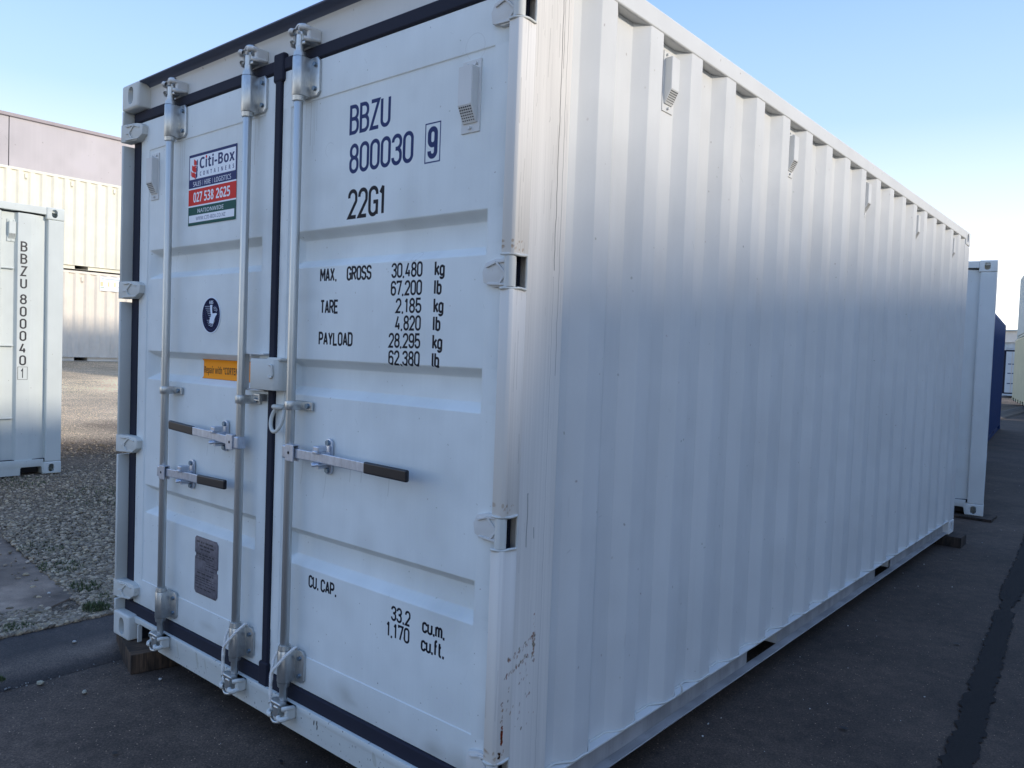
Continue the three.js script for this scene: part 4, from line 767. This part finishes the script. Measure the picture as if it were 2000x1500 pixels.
// twisted white cords looped over two lower rod brackets
M.cord = new THREE.MeshStandardMaterial({ color: lin(.78, .77, .74), roughness: .9 });
function cord(label, x) {
  const X = q => x + q, path = [[X(.030), .205 + .105, -.040], [X(.052), .205 + .118, -.018], [X(.040), .300, .008], [X(.018), .270, .022], [X(-.012), .238, .026], [X(-.034), .214, .018], [X(-.044), .19, .012], [X(-.048), .165, .012], [X(-.042), .14, .014], [X(-.046), .118, .012], [X(-.038), .100, .016], [X(-.028), .092, .018]];
  const path2 = [[X(-.030), .300, -.030], [X(-.040), .285, -.008], [X(-.044), .262, .004], [X(-.040), .235, .012], [X(-.052), .205, .010], [X(-.044), .178, .016], [X(-.054), .150, .010], [X(-.044), .126, .016], [X(-.052), .100, .010]];
  const parts = [];
  for (const P of [path, path2]) {
    const c = new THREE.CatmullRomCurve3(P.map(p => new THREE.Vector3(p[0], p[1] + .09, p[2]))), n = 150, f = c.computeFrenetFrames(n), len = c.getLength();
    for (let s = 0; s < 3; s++) { const pts = []; for (let i = 0; i <= n; i++) { const a = i / n * len / .022 * 2 * Math.PI + s * 2.094, q = c.getPointAt(i / n); q.addScaledVector(f.normals[i], .0030 * Math.cos(a)).addScaledVector(f.binormals[i], .0030 * Math.sin(a)); pts.push(q); } parts.push(new THREE.TubeGeometry(new THREE.CatmullRomCurve3(pts), n * 2, .0029, 5)); }
  }
  tag(obj('cord', merge(parts), M.cord), label, 'cord', 'twisted cords on the lock rods');
}
cord('twisted white cord on the lower bracket left of the door gap', 1.075);
cord('twisted white cord on the lower bracket right of the door gap', 1.408);

// stones
const stoneGeos = Array.from({ length: 5 }, (_, k) => { let g = mergeVertices(new THREE.IcosahedronGeometry(1, 1).deleteAttribute('uv').deleteAttribute('normal')); const p = g.attributes.position; for (let i = 0; i < p.count; i++) { const v = new THREE.Vector3().fromBufferAttribute(p, i), n = 1 + .34 * noise.noise(v.x * 1.3 + k * 7, v.y * 1.3, v.z * 1.3); p.setXYZ(i, v.x * n, v.y * n * .58, v.z * n * .78); } g = toCreasedNormals(g, .55); return g; });
M.stone = new THREE.MeshStandardMaterial({ color: 0xffffff, roughness: .92 });
{
  const r = rng(401), list = [[], [], [], [], []], rx = Math.atan2, cx = camera.position.x, cz = camera.position.z;
  const onSlab = (x, z) => x < -.42 && x > -4.3 && z > -.06 + (x + .66) * .095 && !(x > -.60 && z > .10);
  const m = new THREE.Matrix4(), q = new THREE.Quaternion(), e = new THREE.Euler();
  const put = (x, z, s, k) => { if (onSlab(x, z) && r() > .02) return; e.set((r() - .5) * .9, r() * 6.3, (r() - .5) * .9); q.setFromEuler(e); m.compose(new THREE.Vector3(x, yardY(x) + s * .22, z), q, new THREE.Vector3(s, s, s)); list[(r() * 5) | 0].push([m.clone(), k]); };
  for (let i = 0; i < 110000; i++) {
    const d = Math.pow(r(), 1.6), x = -.27 - d * 6.4, z = .75 - r() * (2.6 + d * 4.2) + d * .6;
    const near = 1 - d, s = (.0045 + Math.pow(r(), 2.6) * .0125) * (.9 + .3 * near); if (x < -4.4 && r() < (-x - 4.4) / 2.3) continue;
    put(x, z, s, .12 + Math.pow(r(), 1.6) * .22);
  }
  list.forEach((l, k) => { const im = new THREE.InstancedMesh(stoneGeos[k], M.stone, l.length); im.name = numbered('gravel'); l.forEach(([a, c], i) => { im.setMatrixAt(i, a); const w = c * (.75 + .5 * ((i * 7919 % 100) / 100)); im.setColorAt(i, lin(w * 1.36, w * 1.08, w * (.70 + .12 * ((i * 31) % 10) / 10))); }); im.castShadow = im.receiveShadow = true; im.userData = { kind: 'stuff', label: 'grey crushed stones of the yard beside the asphalt ramp', category: 'gravel' }; scene.add(im); });
  // chips scattered over the asphalt
  const chips = []; for (let i = 0; i < 1500; i++) { const x = .2 + r() * 6.5, z = 1.2 - Math.pow(r(), .8) * 14; const s = .0014 + Math.pow(r(), 5) * .0036; e.set(r(), r() * 6.3, r()); q.setFromEuler(e); chips.push([new THREE.Matrix4().compose(new THREE.Vector3(x, roadY(z) + .004 + s * .3, z), q, new THREE.Vector3(s, s, s)), .18 + r() * .4]); }
  for (let i = 0; i < 90; i++) { const z = .9 - r() * 2.2, x = .14 + (r() - .5) * .05 + (r() < .3 ? r() * .4 : 0), s = .002 + Math.pow(r(), 3) * .007; e.set(r(), r() * 6.3, r()); q.setFromEuler(e); chips.push([new THREE.Matrix4().compose(new THREE.Vector3(x, .006 + s * .3, z), q, new THREE.Vector3(s, s, s)), .12 + r() * .22]); }
  const im = new THREE.InstancedMesh(stoneGeos[1], M.stone, chips.length); im.name = numbered('gravel'); chips.forEach(([a, c], i) => { im.setMatrixAt(i, a); im.setColorAt(i, lin(c, c, c * .96)); }); im.userData = { kind: 'stuff', label: 'tiny pale stone chips scattered over the dark asphalt', category: 'gravel' }; im.castShadow = im.receiveShadow = true; scene.add(im);
  // single stones one can point at
  for (const [x, y, z, s, c, lab] of [[.17, .004, .37, .016, [.36, .33, .24], 'beige stone at the foot of the asphalt ramp, largest on the asphalt'], [.385, .003, .275, .0125, [.40, .37, .29], 'pale stone on the asphalt in front of the ramp'], [.475, .003, -.005, .0085, [.50, .47, .42], 'small whitish stone on the asphalt beside the brown timber beam'], [-.07, .062, .145, .0105, [.42, .41, .38], 'flat white stone lying on the asphalt ramp'], [-.78, .104, .01, .010, [.5, .48, .45], 'white stone near the corner of the concrete slab']]) {
    const o = obj('stone', stoneGeos[(s * 1000 | 0) % 5], new THREE.MeshStandardMaterial({ color: lin(...c), roughness: .9 })); o.scale.setScalar(s); o.position.set(x, y + s * .4, z); o.rotation.y = x * 40; tag(o, lab, 'stone', 'pale stones lying about the ramp');
  }
  // weeds at the edge of slab and ramp
  const pos = [], col = []; const tuft = (x, z, n, h, sp) => { for (let i = 0; i < n; i++) { const a = r() * 6.3, d = Math.sqrt(r()) * sp, bx0 = x + d * Math.cos(a), bz0 = z + d * Math.sin(a) * .7, y = bx0 > -.3 ? .06 : yardY(bx0), l = h * (.4 + r()), w = .0016 + r() * .0016, t = r() * 6.3, lean = .7 * r(); const ex = bx0 + Math.cos(t) * l * lean, ez = bz0 + Math.sin(t) * l * lean, mx = bx0 + Math.cos(t) * l * lean * .35, mz = bz0 + Math.sin(t) * l * lean * .35; const px = -Math.sin(t) * w, pz = Math.cos(t) * w; const k = .6 + r() * .7, c = [.075 * k, .10 * k, .042 * k];
    pos.push(bx0 - px, y, bz0 - pz, bx0 + px, y, bz0 + pz, mx + px, y + l * .6, mz + pz, bx0 - px, y, bz0 - pz, mx + px, y + l * .6, mz + pz, mx - px, y + l * .6, mz - pz, mx - px, y + l * .6, mz - pz, mx + px, y + l * .6, mz + pz, ex, y + l, ez); for (let k2 = 0; k2 < 9; k2++) col.push(...c); } };
  tuft(-.36, -.07, 500, .030, .09); tuft(-.30, .30, 420, .022, .10); tuft(-.33, .42, 160, .02, .05); tuft(-.78, -.17, 260, .024, .11); tuft(-1.25, -.22, 240, .024, .16); tuft(-1.75, -.28, 160, .022, .18); tuft(.16, .52, 60, .02, .025); tuft(-.5, -.20, 140, .018, .10); tuft(-3.2, -1.25, 260, .03, .5); tuft(-4.2, -.9, 200, .03, .4);
  const g = new THREE.BufferGeometry(); g.setAttribute('position', new THREE.Float32BufferAttribute(pos, 3)); g.setAttribute('color', new THREE.Float32BufferAttribute(col, 3)); g.computeVertexNormals();
  const w = obj('grass', g, new THREE.MeshStandardMaterial({ vertexColors: true, roughness: .9, side: THREE.DoubleSide })); w.userData = { kind: 'stuff', label: 'low weeds and moss growing among the gravel edges', category: 'grass' };
}
renderer.render(scene, camera);
